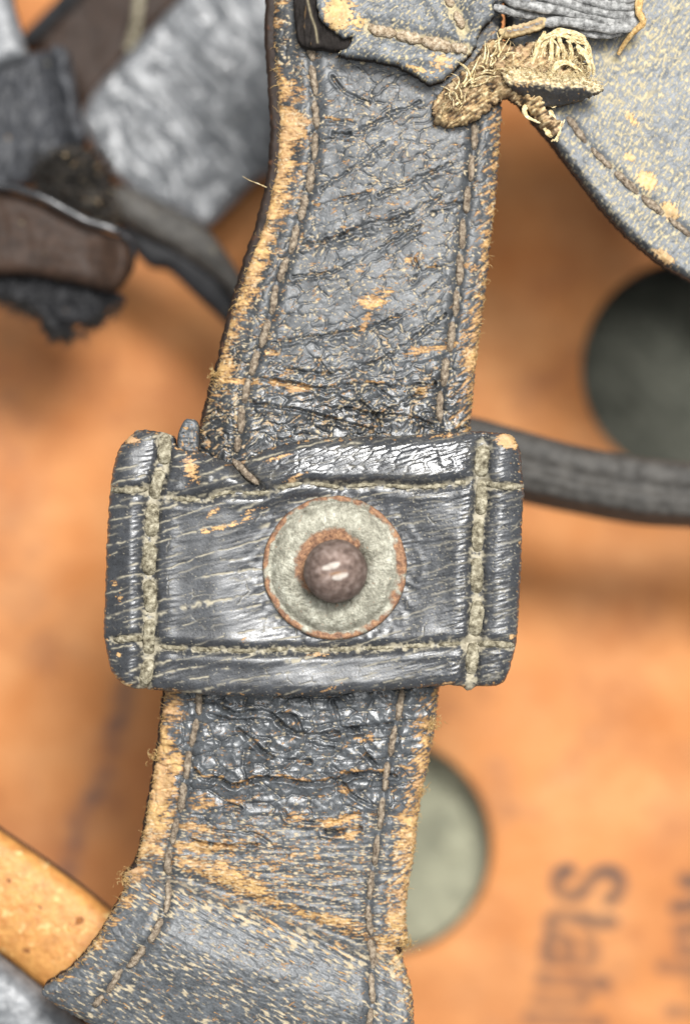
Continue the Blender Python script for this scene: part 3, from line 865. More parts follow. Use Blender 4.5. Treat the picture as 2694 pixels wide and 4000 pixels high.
keeper = thing("strap_keeper", "black leather keeper loop with rounded corners and a metal ball stud around the strap", "strap keeper")
_, ZK = pad("body", poly(K_OUT, n=4), (380, 1660, 2070, 2740), 3.1, keeper_field, M_KEEP, keeper, redge=1.15, thick=3.6, zref=KZ, ragged=lambda X, Y: 4 * fbm(X / 26, Y / 26, 93, 3), coarse=4)
stitches(KS_L, ZK, 140, 12, 26, M_KTHREAD, keeper, 11, lift=0.12, zref=KZ, rough=.22, sides=16, flat=.34, twist=.03, freq=4)
stitches(KS_R, ZK, 140, 12, 25, M_KTHREAD, keeper, 12, lift=0.12, zref=KZ, rough=.22, sides=16, flat=.34, twist=.03, freq=4)
stitches(KH_T, ZK, 118, 18, 9, M_KTHREAD, keeper, 13, lift=0.02, zref=KZ, rough=.5, flat=.7, twist=.1)
stitches(KH_TL, ZK, 140, 6, 13, M_KTHREAD, keeper, 14, lift=0.1, zref=KZ, rough=.3)
stitches(KH_TR, ZK, 150, 6, 13, M_KTHREAD, keeper, 15, lift=0.1, zref=KZ, rough=.3)
stitches(KH_B, ZK, 118, 18, 9, M_KTHREAD, keeper, 16, lift=0.02, zref=KZ, rough=.5, flat=.7, twist=.1)
stitches(KH_BL, ZK, 120, 6, 16, M_KTHREAD, keeper, 17, lift=0.1, zref=KZ, rough=.3)
stitches(KH_BR, ZK, 150, 6, 13, M_KTHREAD, keeper, 18, lift=0.1, zref=KZ, rough=.3)
stitches([(905, 1790), (945, 1835), (1010, 1895)], ZK, 150, 5, 13, M_THREAD, keeper, 19, lift=0.35, zref=KZ, rough=.4)


def tab_field(X, Y, sd):
    return 2.4 + 0.12 * fbm(X / 30, Y / 20, 3, 3), dict(wear=0.6 * smooth(.3, .6, fbm(X / 16, Y / 16, 5, 3)), cream=0.4 * smooth(.3, .6, fbm(X / 12, Y / 12, 6, 3)), tone=0.8 + 0 * X, gloss=0 * X)


pad("loop_end", poly([(719, 1641), (745, 1637), (768, 1645), (775, 1700), (765, 1790), (705, 1790), (692, 1710)]), (660, 1610, 800, 1810), 3.5, tab_field, M_STRAP, keeper, redge=0.35, thick=2.4, zref=2.4)


def lathe(name, prof, cx, cy, zref, mat, parent, seg=160, disp=None, attrs=None, lean=(0, 0)):
    prof = np.asarray(prof, float)
    th = np.arange(seg) * 2 * math.pi / seg
    TH, RI = np.meshgrid(th, prof[:, 0]); _, ZI = np.meshgrid(th, prof[:, 1])
    if disp is not None:
        d = disp(TH, RI, ZI); ZI = ZI + d[0]; RI = RI + d[1]
    x0, y0 = wx(cx, zref), wy(cy, zref)
    k = ZI - prof[:, 1].min()
    V = np.stack([x0 + (RI * np.cos(TH) + lean[0] * k) * MM, y0 + (RI * np.sin(TH) + lean[1] * k) * MM, ZI * MM], -1).reshape(-1, 3)
    n = len(prof)
    i, j = np.meshgrid(np.arange(n - 1), np.arange(seg), indexing='ij')
    a = i * seg + j; b = i * seg + (j + 1) % seg
    F = np.stack([a, a + seg, b + seg, b], -1).reshape(-1, 4)
    A = {k2: v.reshape(-1) for k2, v in attrs(TH, RI, ZI).items()} if attrs else None
    return put(name, raw_mesh(name, V, F, A), parent, mat)


ms = NT("tarnished_metal")
pat = ms.ramp(ms.math('ADD', ms.math('MULTIPLY', ms.noise(1500, 5, 0.7), .6), ms.math('MULTIPLY', ms.noise(420, 3, 0.6), .4)), [(0.34, (0.11, 0.105, 0.080)), (0.48, (0.235, 0.225, 0.175)), (0.64, (0.43, 0.42, 0.345))])
rs = ms.ramp(ms.noise(2300, 5, 0.7), [(0.32, (0.075, 0.036, 0.022)), (0.5, (0.21, 0.105, 0.055)), (0.68, (0.38, 0.215, 0.11))])
pat = ms.mix(ms.attr('grime_shade'), pat, (0.05, 0.042, 0.028))
rn = ms.mapr(ms.math('ADD', ms.attr('rust'), ms.math('MULTIPLY', ms.math('SUBTRACT', ms.noise(1900, 4, 0.7), 0.5), 1.2)), 0.3, 0.8, 0, 1)
colm = ms.mix(rn, pat, rs)
ms.set(Base_Color=colm, Metallic=ms.mapr(ms.attr('rust'), 0, 1, 0.5, 0.0), Roughness=ms.mapr(ms.attr('rust'), 0, 1, 0.36, 0.75))
ms.bump(ms.noise(5000, 4, 0.65), 0.00012)

mk = NT("bronze_knob")
worn_glint = mk.mapr(mk.math('ADD', mk.attr('worn'), mk.math('MULTIPLY', mk.math('SUBTRACT', mk.noise(2600, 4, 0.7), 0.5), 1.1)), 0.35, 0.75, 0, 1)
kb = mk.ramp(mk.noise(1500, 5, 0.65), [(0.32, (0.07, 0.045, 0.036)), (0.5, (0.165, 0.115, 0.094)), (0.68, (0.28, 0.215, 0.185))])
kb = mk.mix(worn_glint, kb, (0.42, 0.375, 0.33))
kb = mk.mix(mk.attr('rust'), kb, (0.26, 0.13, 0.05))
mk.set(Base_Color=kb, Metallic=mk.mapr(mk.attr('rust'), 0, 1, 0.45, 0.0), Roughness=mk.mapr(mk.attr('rust'), 0, 1, 0.60, 0.8))
mk.bump(mk.noise(2600, 5, 0.7), 0.00012)

SZ = float(np.min(ZK(np.array([1300, 1307]), np.array([2200, 2230])))) + 0.0
RD = 278 / PX


def disc_disp(T, R, Z):
    sp = np.sin(52 * (T + 0.12 * R) + 2 * noise(np.cos(T) * 4, np.sin(T) * 4, 3)) * 0.032 * smooth(2.9, 3.6, R) * (1 - smooth(4.6, 6.0, R)) * (0.6 + 0.8 * noise(np.cos(T) * 2, np.sin(T) * 2, 5))
    n = 0.05 * fbm(R * np.cos(T) * 1.6, R * np.sin(T) * 1.6, 7, 4)
    ed = 0.07 * fbm(np.cos(T) * 5 + 3, np.sin(T) * 5, 9, 3) * smooth(5.8, 6.6, R)
    return sp + n, ed


def disc_attr(T, R, Z):
    n = fbm(R * np.cos(T) * 0.9, R * np.sin(T) * 0.9, 15, 4)
    wide = 0.50 + 0.35 * np.cos(T + 0.55) + 0.18 * np.cos(2 * T)        # wider rust at the right and below
    edge = smooth(RD - 0.35 - 1.05 * np.clip(wide, 0.1, 1.2), RD - 0.25 - 0.25 * np.clip(wide, 0, 1), R + 0.22 * n)
    inn = (1 - smooth(3.0, 3.75, R + 0.35 * n - 0.35 * np.cos(T - 2.3))) * smooth(-0.25, 0.35, np.cos(T - 2.3) + 0.35 * n + 0.15)
    sp = 0.6 * smooth(.42, .6, fbm(R * np.cos(T) * 2.4, R * np.sin(T) * 2.4, 25, 3))
    gr = np.clip(1.0 * np.exp(-((R - 2.5) / .95) ** 2) + 0.55 * np.exp(-((R - RD + .75) / .22) ** 2) * smooth(-.2, .3, n) + .5 * smooth(.35, .7, fbm(T * 9, R * .8, 35, 3)), 0, 1)  # dirt, with the knob's shadow painted in round its base
    return dict(rust=np.clip(np.maximum.reduce([edge * (.35 + .65 * smooth(-.35, .3, n + .1)), inn, sp]), 0, 1), grime_shade=gr)


prof = [(0.02, 0.45), (1.0, 0.45)] + [(r, 0.62 + 0.40 * math.sin(min(max((r - 2.2) / (RD - 2.9), 0), 1) * math.pi) ** 0.8 - 0.10 * math.exp(-((r - 5.9) / 0.35) ** 2)) for r in np.linspace(1.4, RD - 0.45, 48)]
zt = prof[-1][1]
prof += [(RD - 0.3, zt + 0.06), (RD - 0.15, zt + 0.02), (RD - 0.03, zt - 0.14), (RD, zt - 0.35), (RD - 0.05, zt - 0.7), (RD - 0.3, -0.4)]
prof = [(r, z + SZ) for r, z in prof]
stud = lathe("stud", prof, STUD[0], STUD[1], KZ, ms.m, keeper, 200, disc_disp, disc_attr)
stud['label'] = "pale corroded round stud plate with rusty rim"
RK = 2.93
zc = SZ + 0.45 + 2.35
kp = [(2.15, SZ + 0.2), (1.95, SZ + 0.55), (1.8, SZ + 0.9)] + [(RK * math.cos(a), zc + RK * 0.96 * math.sin(a)) for a in np.linspace(math.radians(-50), math.radians(89.5), 46)]


def knob_attr(T, R, Z):
    x = R * np.cos(T); y = R * np.sin(T)
    n = fbm(x * 1.1, y * 1.1, 3, 4)
    w = np.exp(-((x - 0.45 + 0.1 * y) / 0.85) ** 2 - ((y + 0.55 - 0.25 * x) / 0.33) ** 2) + np.exp(-((x + 0.35) / 0.85) ** 2 - ((y - 0.55 - .2 * x) / 0.38) ** 2)  # bright patches: worn metal and a highlight painted on the ball
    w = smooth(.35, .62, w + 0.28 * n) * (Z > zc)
    ru = np.clip(smooth(zc - 0.3, zc - 1.6, Z) * 0.9 + 0.0, 0, 1)
    ring = np.exp(-((x - 0.2) / 0.95) ** 2 - ((y + 0.15 - .15 * x) / 0.16) ** 2) * (Z > zc) * smooth(-.2, .3, n)
    return dict(worn=w, rust=np.clip(np.maximum(ru, ring * .8), 0, 1))


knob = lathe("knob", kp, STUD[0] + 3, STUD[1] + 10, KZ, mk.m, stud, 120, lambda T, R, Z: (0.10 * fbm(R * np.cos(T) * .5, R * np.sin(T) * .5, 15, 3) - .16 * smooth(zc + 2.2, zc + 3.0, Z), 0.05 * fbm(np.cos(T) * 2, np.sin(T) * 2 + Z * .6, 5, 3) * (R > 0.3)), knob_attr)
knob['label'] = "dark bronze ball knob with a worn top and a painted highlight"

# ------------------------------------------------------------------ right-hand panel
P_OUT = [(1960, -420), (1975, 0), (1985, 260), (2010, 370), (2060, 440), (2150, 545), (2260, 690), (2400, 862), (2560, 1005), (2700, 1090), (2900, 1200), (3150, 1300), (3150, -420)]
P_ST = [(2215, 445), (2300, 560), (2420, 680), (2530, 780), (2640, 868), (2760, 960), (2900, 1060)]


def panel_field(X, Y, sd):
    a, b = rot(X, Y, 52)
    a3, b3 = rot(X, Y, 60)
    z = -0.6 + 0.5 * fbm(X / 500, Y / 500, 3, 3) - 1.6 * smooth(2300, 3000, X) * 0.6
    f1, f2 = worley(a / 40, b / 18, 3); e = smooth(0, .35, f2 - f1)
    h = 0.035 * e + 0.06 * fbm(a / 120, b / 40, 5, 3)
    d = dist_poly(X, Y, catmull(P_ST, 4), reach=150)
    h = h - 0.25 * np.exp(-(d / 17) ** 2) + 0.06 * np.exp(-((d - 45) / 22) ** 2)
    fl = fbm(a3 / 26, b3 / 8.5, 7, 2)
    dens = 0.30 * blob(X, Y, 2520, 740, 220, 160, -40) + 0.22 * blob(X, Y, 2420, 380, 200, 200) + 0.25 * blob(X, Y, 2640, 150, 250, 200) + .12 * fbm(X / 110, Y / 110, 9, 2)
    C = smooth(.26, .54, fl + dens) * 0.85
    c1, c2 = worley((X + 20 * noise(X / 60, Y / 60, 4)) / 90, (Y + 20 * noise(X / 60, Y / 60, 6)) / 120, 11)
    C = np.maximum(C, 0.7 * np.exp(-((c2 - c1) / 0.05) ** 2) * smooth(.05, .4, fbm(X / 160, Y / 160, 13, 2) + .2 * blob(X, Y, 2450, 200, 250, 300)))
    W = smooth(.5, .62, np.maximum.reduce([1.0 * blob(X, Y, 2530, 700, 45, 60, 40), .9 * blob(X, Y, 2620, 820, 40, 60, 40), .8 * blob(X, Y, 2460, 610, 25, 40, 40), 1. * blob(X, Y, 2600, 1000, 60, 25, -35), 0.7 * blob(X, Y, 2470, 460, 30, 60, 40)]) + 0.35 * fl)
    rimk = (1 - smooth(14, 46, sd + 14 * fbm(a / 10, b / 30, 15, 2)))
    tone = np.clip(0.85 + 0.2 * fbm(X / 220, Y / 220, 17, 3) - 0.75 * rimk, .1, 1)
    C = C * (1 - rimk * 0.8)
    return z + h, dict(wear=W * (1 - rimk * .5), cream=C, tone=tone, gloss=0 * X)


panel = thing("leather_sheet", "broad grey-blue leather sheet with cream flecks and a stitched edge at upper right", "leather sheet")
_, ZP = pad("body", poly(P_OUT), (1940, -420, 3150, 1320), 4.0, panel_field, M_PANEL, panel, redge=0.9, thick=1.6, ragged=lambda X, Y: 4 * fbm(X / 22, Y / 22, 95, 3))
stitches(P_ST, ZP, 128, 14, 14, M_THREAD, panel, 21)

# ------------------------------------------------------------------ stitched patch at the top
T_OUT = [(1250, -420), (1238, -60), (1240, 40), (1262, 82), (1300, 112), (1345, 145), (1378, 140), (1360, 180), (1312, 205), (1380, 218), (1480, 232), (1560, 255), (1620, 285), (1680, 318), (1740, 300), (1800, 240), (1850, 190), (1880, 110), (1925, 60), (1930, -40), (1930, -420)]
TP_S = [(1438, 104), (1480, 118), (1560, 135), (1650, 158), (1740, 178), (1820, 190)]
TP_S2 = [(1740, -30), (1762, 20), (1790, 70), (1810, 120)]


def patch_field(X, Y, sd):
    a, b = rot(X, Y, 40)
    z = 2.9 + 0.35 * fbm(X / 260, Y / 200, 3, 3)
    d = np.minimum(dist_poly(X, Y, catmull(TP_S, 4), reach=150), dist_poly(X, Y, catmull(TP_S2, 4), reach=150))
    h = -0.35 * np.exp(-(d / 26) ** 2) + 0.25 * np.exp(-((d - 70) / 34) ** 2)
    f1, f2 = worley(a / 34, b / 18, 3)
    h = h + 0.04 * smooth(0, .35, f2 - f1) + 0.08 * fbm(a / 70, b / 30, 5, 3)
    fl = fbm(a / 20, b / 8, 7, 2)
    C = 0.85 * smooth(.34, .62, fl + .1 + .2 * fbm(X / 110, Y / 90, 8, 2))
    C = np.maximum(C, 0.8 * smooth(.55, .9, np.exp(-(d / 40) ** 2) + .5 * fbm(X / 20, Y / 20, 9, 3)))
    W = smooth(.5, .64, np.maximum.reduce([1.3 * blob(X, Y, 1320, 50, 75, 85, 0), 1.0 * blob(X, Y, 1400, 90, 50, 30), .9 * blob(X, Y, 1640, 270, 90, 18, -18), 0.9 * blob(X, Y, 1720, 240, 60, 50)]) * .8 + .5 * fbm(X / 24, Y / 14, 11, 3))
    tone = np.clip(0.8 + 0.3 * fbm(X / 120, Y / 120, 13, 3), .3, 1)
    tone = tone * (1 - .45 * blob(X, Y, 1850, 40, 60, 90))
    return z + h, dict(wear=W, cream=C, tone=tone, gloss=0 * X)


patch = thing("leather_patch", "thick grey leather patch sewn with coarse thread over the strap at the top edge", "leather patch")
_, ZT = pad("body", poly(T_OUT, n=4), (1220, -420, 1950, 340), 3.2, patch_field, M_PANEL, patch, redge=0.5, thick=2.0, zref=2.9, ragged=lambda X, Y: 6 * fbm(X / 22, Y / 22, 97, 3))


def under_field(X, Y, sd):
    n = fbm(X / 20, Y / 90, 5, 3)
    return 1.4 + 0.25 * n + 0.5 * smooth(1160, 1300, X), dict(wear=0.3 * smooth(.45, .6, n), cream=0.5 * np.exp(-(dist_poly(X, Y, catmull([(1195, -30), (1215, 60), (1232, 110), (1240, 165)], 4)) / 4) ** 2), tone=0.9 + 0 * X, gloss=0 * X)


pad("underside_shade", poly([(1145, -420), (1146, 0), (1152, 90), (1165, 160), (1200, 185), (1260, 188), (1312, 196), (1420, 150), (1420, -420)]), (1130, -420, 1430, 210), 4, under_field, M_BLACK, patch, redge=0.5, thick=1.2, zref=1.5)  # near-black sheet: dark underside plus the gap's shadow put in as colour
stitches(TP_S, ZT, 105, 6, 24, M_PTHREAD, patch, 31, lift=.1, zref=2.9, rough=.35, sides=12)
stitches(TP_S2, ZT, 60, 22, 16, M_PTHREAD, patch, 32, lift=.1, zref=2.9, rough=.35)

# ------------------------------------------------------------------ frayed threads, cords and the torn lace end
RNG = np.random.default_rng(5)


def fibre(bag, p0, d, length, r, curl=0.6, n=8, droop=0.0, sides=4):
    """one loose fibre: a wandering thin tube (mm units in, metres out)"""
    p = np.array(p0, float); d = np.array(d, float); d /= np.linalg.norm(d) + 1e-9
    P = [p.copy()]
    k = RNG.normal(size=3) * curl
    for i in range(n - 1):
        d = d + np.cross(k, d) * (1.0 / n) * 2 + RNG.normal(size=3) * 0.12 * curl
        d[2] -= droop / n
        d /= np.linalg.norm(d) + 1e-9
        p = p + d * length / (n - 1); P.append(p.copy())
    t = np.linspace(0, 1, n)
    V, F, tt, _ = tube_data(np.array(P) * MM, r * (1 - 0.75 * t) * MM, sides)
    bag.add(V, F, tt)


def mm3(x, y, z, zref=0.0):
    return np.array([wx(x, zref) / MM, wy(y, zref) / MM, z])


def lump_field(z0, amp, fw, seed, tone=.7):
    def f(X, Y, sd):
        n = fbm(X / 46, Y / 46, seed, 4); a, b = rot(X, Y, 35)
        s = fbm(a / 40, b / 10, seed + 3, 3)
        return z0 + amp * n + 0.24 * s + 0.10 * fbm(a / 14, b / 5, seed + 8, 2) + 0.012 * np.minimum(sd, 90), dict(wear=smooth(-.35, .35, s + .5 * n + fw), cream=0.75 * smooth(.22, .6, s + .3 * fw), tone=tone + 0 * X, gloss=0 * X)
    return f


M_FUZZ = leather("fuzz_leather", (0.045, 0.034, 0.022), (0.10, 0.075, 0.05), (0.38, 0.265, 0.13), (0.62, 0.52, 0.32), rough=0.7, side=(0.03, 0.022, 0.014), fine=3)
knot = thing("frayed_knot", "matted brown fibre knot where the patch meets the grey-blue sheet", "frayed knot")
pad("core", poly([(1690, 400), (1740, 330), (1800, 280), (1850, 225), (1905, 150), (1960, 150), (2010, 170), (2090, 150), (2180, 150), (2270, 200), (2310, 290), (2230, 330), (2130, 400), (2190, 470), (2170, 520), (2110, 480), (2040, 400), (1960, 380), (1900, 430), (1850, 470), (1760, 490), (1700, 470)]), (1660, 120, 2340, 560), 3.4, lump_field(1.5, .75, .22, 3), M_FUZZ, knot, redge=0.9, thick=1.5, zref=2, ragged=lambda X, Y: 12 * fbm(X / 24, Y / 24, 3, 3))
fb = Bag()
for i in range(90):
    t = RNG.random()
    x = np.interp(t, [0, .35, .7, 1], [1720, 1830, 1930, 2060]) + RNG.normal() * 28
    y = np.interp(t, [0, .35, .7, 1], [440, 340, 260, 260]) + RNG.normal() * 34
    an = math.radians(RNG.normal(46, 20))
    fibre(fb, mm3(x, y, 2.2 + RNG.random() * 1.2, 2), (math.cos(an), math.sin(an), RNG.normal() * .12), RNG.uniform(.5, 1.6), RNG.uniform(.03, .07), 1.0, 7, droop=.6)
o = fb.build("loose_fibres", M_BFIBRE, knot); o['kind'] = 'stuff'
fb = Bag()
for i in range(40):
    t = RNG.random()
    x = np.interp(t, [0, .5, 1], [1760, 1880, 1960]) + RNG.normal() * 22
    y = np.interp(t, [0, .5, 1], [400, 290, 200]) + RNG.normal() * 28
    an = math.radians(RNG.normal(62, 22))
    fibre(fb, mm3(x, y, 2.8 + RNG.random() * .9, 2), (math.cos(an), math.sin(an), RNG.normal() * .2), RNG.uniform(1.2, 3.0), RNG.uniform(.06, .15), .7, 10, droop=.4)
o = fb.build("pale_fibres", M_CREAM, knot); o['kind'] = 'stuff'

cords = thing("cord_bundle", "bundle of fuzzy grey cords with a wrapped cream end over the grey-blue sheet", "cord bundle")
CORDS = [
    ([(1930, -60, 1.6), (2010, 10, 2.2), (2110, 32, 2.6), (2230, 52, 2.6), (2350, 76, 2.4), (2450, 84, 2.2), (2510, 60, 1.9)], 19),
    ([(2110, 92, 2.4), (2200, 88, 2.7), (2310, 104, 2.7), (2400, 112, 2.4), (2470, 96, 2.1), (2500, 50, 1.8)], 20),
    ([(2030, -50, 2.0), (2130, -6, 2.5), (2240, 26, 2.9), (2330, 50, 2.8), (2440, 60, 2.4), (2490, 40, 2.)], 18),
    ([(2120, -60, 2.1), (2230, -14, 2.8), (2330, 18, 3.0), (2430, 30, 2.7), (2500, 10, 2.2)], 19),
    ([(2220, -60, 2.2), (2330, -20, 2.9), (2440, 2, 2.8), (2500, -20, 2.3)], 19),
    ([(2300, -70, 2.2), (2400, -44, 2.7), (2500, -50, 2.4)], 18),
    ([(2160, 112, 1.5), (2260, 124, 1.9), (2360, 134, 1.8), (2430, 120, 1.6)], 15),
    ([(1930, 20, 1.3), (2030, 50, 1.6), (2120, 60, 1.6), (2230, 78, 1.4)], 16),
]
fz = Bag()
for pts, hw in CORDS:
    c = catmull(pts, 7)
    sd = int(RNG.integers(1000)); k = RNG.uniform(26, 34)
    V, F, t, th = tube_data(px3(c, 2), hw / PX * MM * np.clip(1.05 - 0.2 * np.abs(np.linspace(-1, 1, len(c))) ** 6, .2, 2), 12, lambda T, U: 1 + 0.10 * np.cos(2 * T - k * U) + 0.16 * noise(T * 1.5, U * 22, sd))
    put("cord", raw_mesh("cord", V, F, {'along': t}), cords, M_CORD)
    for i in range(70):
        j = RNG.integers(1, len(c) - 1)
        q = c[j]; an = RNG.uniform(0, 6.28)
        fibre(fz, mm3(q[0] + hw * .8 * math.cos(an), q[1] + hw * .8 * math.sin(an), q[2] + .35, 2), (RNG.normal(), RNG.normal(), .3), RNG.uniform(.3, 1.0), .022, 1.2, 5, sides=3)
o = fz.build("cord_fuzz", M_CORD, cords); o['kind'] = 'stuff'
c = catmull([(2470, -60, 2.2), (2492, -10, 2.8), (2490, 50, 2.9), (2508, 90, 2.6), (2470, 128, 2.2), (2440, 165, 1.2), (2420, 200, .5)], 7)
V, F, t, th = tube_data(px3(c, 2), 17 / PX * MM * np.linspace(1.1, .45, len(c)), 10, lambda T, U: 1 + .25 * noise(T * 1.4, U * 14, 7))
put("binding", raw_mesh("binding", V, F, {'along': t}), cords, M_TFIBRE)

lace = thing("lace_end", "small cut leather lace end with cream rims below the grey cords", "lace end")


def lace_field(X, Y, sd):
    n = fbm(X / 20, Y / 14, 5, 3)
    e = 1 - smooth(6, 22, sd + 8 * n)
    return 3.2 - 0.10 * ((Y - 105) / 30) ** 2 + .18 * n + 0.6 * smooth(2000, 2130, X) * 0, dict(wear=np.clip(e * .9 + .4 * smooth(.2, .5, n), 0, 1), cream=.5 * e, tone=.8 + 0 * X, gloss=0 * X)


pad("body", poly([(1945, 112), (1965, 104), (2040, 88), (2080, 74), (2122, 60), (2134, 78), (2120, 108), (2060, 128), (1990, 144), (1955, 138)]), (1925, 45, 2150, 160), 3, lace_field, M_PANEL, lace, redge=.5, thick=.9, zref=3, ragged=lambda X, Y: 4 * fbm(X / 16, Y / 16, 3, 2))

tuft = thing("thread_tuft", "fan of looped cream threads spilling from the torn leather end", "thread tuft")
def yarn(c, hw, zref, n=6):
    """one thread of the tuft: several fine strands that part and cross"""
    bag = Bag()
    u = np.linspace(0, 1, len(c))
    for k in range(n):
        off = np.column_stack([noise(u * 3.1, 0 * u + k * 7.3, 11 + k), noise(u * 3.3, 0 * u + k * 5.1, 29 + k)]) * hw * 1.1
        q = c + np.column_stack([off[:, 0], off[:, 1], 0.20 * noise(u * 4, 0 * u + k * 3.7, 47 + k)])
        m = max(4, int(len(q) * RNG.uniform(.6, 1.0)))
        q = q[:m]
        V, F, t, th = tube_data(px3(q, zref), RNG.uniform(3.6, 7.2) / PX * MM * np.linspace(1, .6, m), 6, lambda T, U: 1 + .35 * noise(T * 1.3, U * 16, k))
        bag.add(V, F, t)
    bag.build("thread", M_CREAM, tuft)


ARCS = [
    ([(2080, 290, 1.6), (2088, 225, 2.3), (2108, 165, 3.0), (2150, 128, 3.3), (2200, 120, 3.2), (2255, 145, 2.9), (2290, 200, 2.5), (2306, 260, 2.2), (2312, 305, 1.9)], 13),
    ([(2110, 292, 1.6), (2118, 225, 2.4), (2140, 165, 3.1), (2185, 142, 3.2), (2235, 165, 2.8), (2268, 215, 2.3), (2284, 270, 2.0)], 12),
    ([(2132, 290, 1.6), (2150, 232, 2.5), (2148, 175, 3.1), (2172, 140, 3.4), (2215, 132, 3.3)], 13),
    ([(2160, 284, 1.7), (2168, 232, 2.6), (2162, 182, 3.1), (2140, 140, 3.1)], 12),
    ([(2202, 245, 2.2), (2196, 198, 2.8), (2180, 155, 3.3), (2150, 140, 3.2)], 12),
    ([(2218, 240, 2.2), (2222, 204, 2.8), (2204, 166, 3.2)], 10),
    ([(2098, 280, 1.9), (2070, 300, 2.3), (2030, 292, 2.4), (1985, 300, 2.3), (1950, 330, 1.6)], 13),
    ([(2244, 178, 2.9), (2276, 238, 2.7), (2288, 300, 2.4)], 12),
    ([(2148, 300, 2.6), (2178, 254, 3.0), (2215, 240, 3.1), (2252, 262, 3.0), (2280, 302, 2.6)], 13),
    ([(2060, 262, 2.2), (2085, 210, 2.6), (2100, 150, 2.8), (2130, 120, 2.8)], 11),
    ([(2235, 150, 3.0), (2280, 170, 2.6), (2310, 230, 2.2), (2320, 290, 1.8)], 11),
]
for i, (pts, hw) in enumerate(ARCS):
    pts = np.array(pts) + np.column_stack([RNG.normal(size=(len(pts), 2)) * 6, RNG.normal(size=len(pts)) * .15])
    c = catmull(pts, 7)
    yarn(c, hw * 1.15, 2, 8)
fb = Bag()
for i in range(200):
    x = RNG.uniform(2060, 2300); y = np.interp(x, [2060, 2160, 2300], [230, 150, 230]) + RNG.uniform(-15, 110)
    an = RNG.uniform(0, 6.28)
    fibre(fb, mm3(x, y, 2.0 + RNG.random() * .9, 2), (math.cos(an), math.sin(an), .2 * RNG.normal()), RNG.uniform(.6, 2.0), RNG.uniform(.02, .045), 1.3)
for i in range(3):                                   # loops hanging below the stub
    x = RNG.uniform(2060, 2180); y = RNG.uniform(400, 500)
    fibre(fb, mm3(x, y, .5 + RNG.random() * .6, 0), (RNG.normal() + .3, RNG.normal() - .2, 0.2), RNG.uniform(2.5, 5.), RNG.uniform(.09, .14), 2.6, 16, sides=6)
o = fb.build("loose_fibres", M_CREAM, tuft); o['kind'] = 'stuff'
LOOPS = [[(2070, 395, .9), (2045, 425, 1.1), (2065, 460, 1.2), (2105, 470, .9), (2130, 440, .6)], [(2150, 430, .6), (2160, 470, .8), (2185, 500, .9), (2170, 540, .8), (2150, 545, .5)], [(2125, 490, .5), (2140, 520, .8), (2165, 520, .8), (2190, 480, .8), (2210, 440, .5)], [(2090, 420, .6), (2115, 430, 1.), (2120, 470, .9), (2135, 505, .6)]]
for p in LOOPS:
    c = catmull(p, 7)
    yarn(c, 11, 1, 5)

stub = thing("torn_leather_end", "torn black leather end with a thick cream fibrous rim beside the frayed knot", "leather end")


def stub_field(X, Y, sd):
    top = np.interp(X, [1960, 2060, 2160, 2260, 2350], [296, 300, 318, 318, 345])
    d = Y - top                                            # below the torn rim
    n = fbm(X / 22, Y / 12, 5, 3)
    rimw = 1 - smooth(16, 44, d + 26 * n)
    z = 3.5 - 2.0 * smooth(25, 95, d) + 0.55 * rimw * n + 0.25 * rimw * fbm(X / 9, Y / 9, 19, 2) + .05 * fbm(X / 40, Y / 8, 9, 3)
    return z, dict(wear=np.clip(.35 * rimw + .9 * smooth(.45, .6, n + .25 * blob(X, Y, 2010, 330, 60, 25)), 0, 1) * (1 - .5 * smooth(2120, 2200, X)), cream=np.clip(rimw * (0.75 + .7 * fbm(X / 14, Y / 9, 17, 3)), 0, 1), tone=.55 + .2 * n, gloss=0 * X)


pad("body", poly([(1958, 288), (2000, 276), (2050, 272), (2090, 290), (2150, 300), (2230, 300), (2290, 310), (2345, 340), (2352, 358), (2320, 372), (2250, 392), (2170, 408), (2110, 412), (2060, 384), (2000, 350), (1965, 312)]), (1940, 255, 2370, 430), 3, stub_field, M_STUB, stub, redge=.45, thick=1.0, zref=2, ragged=lambda X, Y: 6 * fbm(X / 14, Y / 14, 3, 3))
fb = Bag()
for i in range(320):
    x = RNG.uniform(1965, 2345); y = np.interp(x, [1960, 2060, 2160, 2260, 2350], [290, 290, 306, 306, 340]) + RNG.normal() * 7
    an = RNG.uniform(0, 6.28)
    fibre(fb, mm3(x, y, 3.3 + RNG.random() * .4, 2), (math.cos(an), math.sin(an), .3), RNG.uniform(.3, 1.1), RNG.uniform(.02, .05), 1.2, 6)
o = fb.build("loose_fibres", M_CREAM, stub); o['kind'] = 'stuff'
cav = lump_field(1.2, .3, -.6, 23, .5)
pad("inner_fold", poly([(2140, 300), (2165, 262), (2200, 244), (2235, 258), (2265, 285), (2270, 305), (2200, 310)]), (2130, 235, 2280, 320), 3.2, lambda X, Y, s: cav(X, Y, s), M_FUZZ, stub, redge=.4, thick=.8, zref=2)

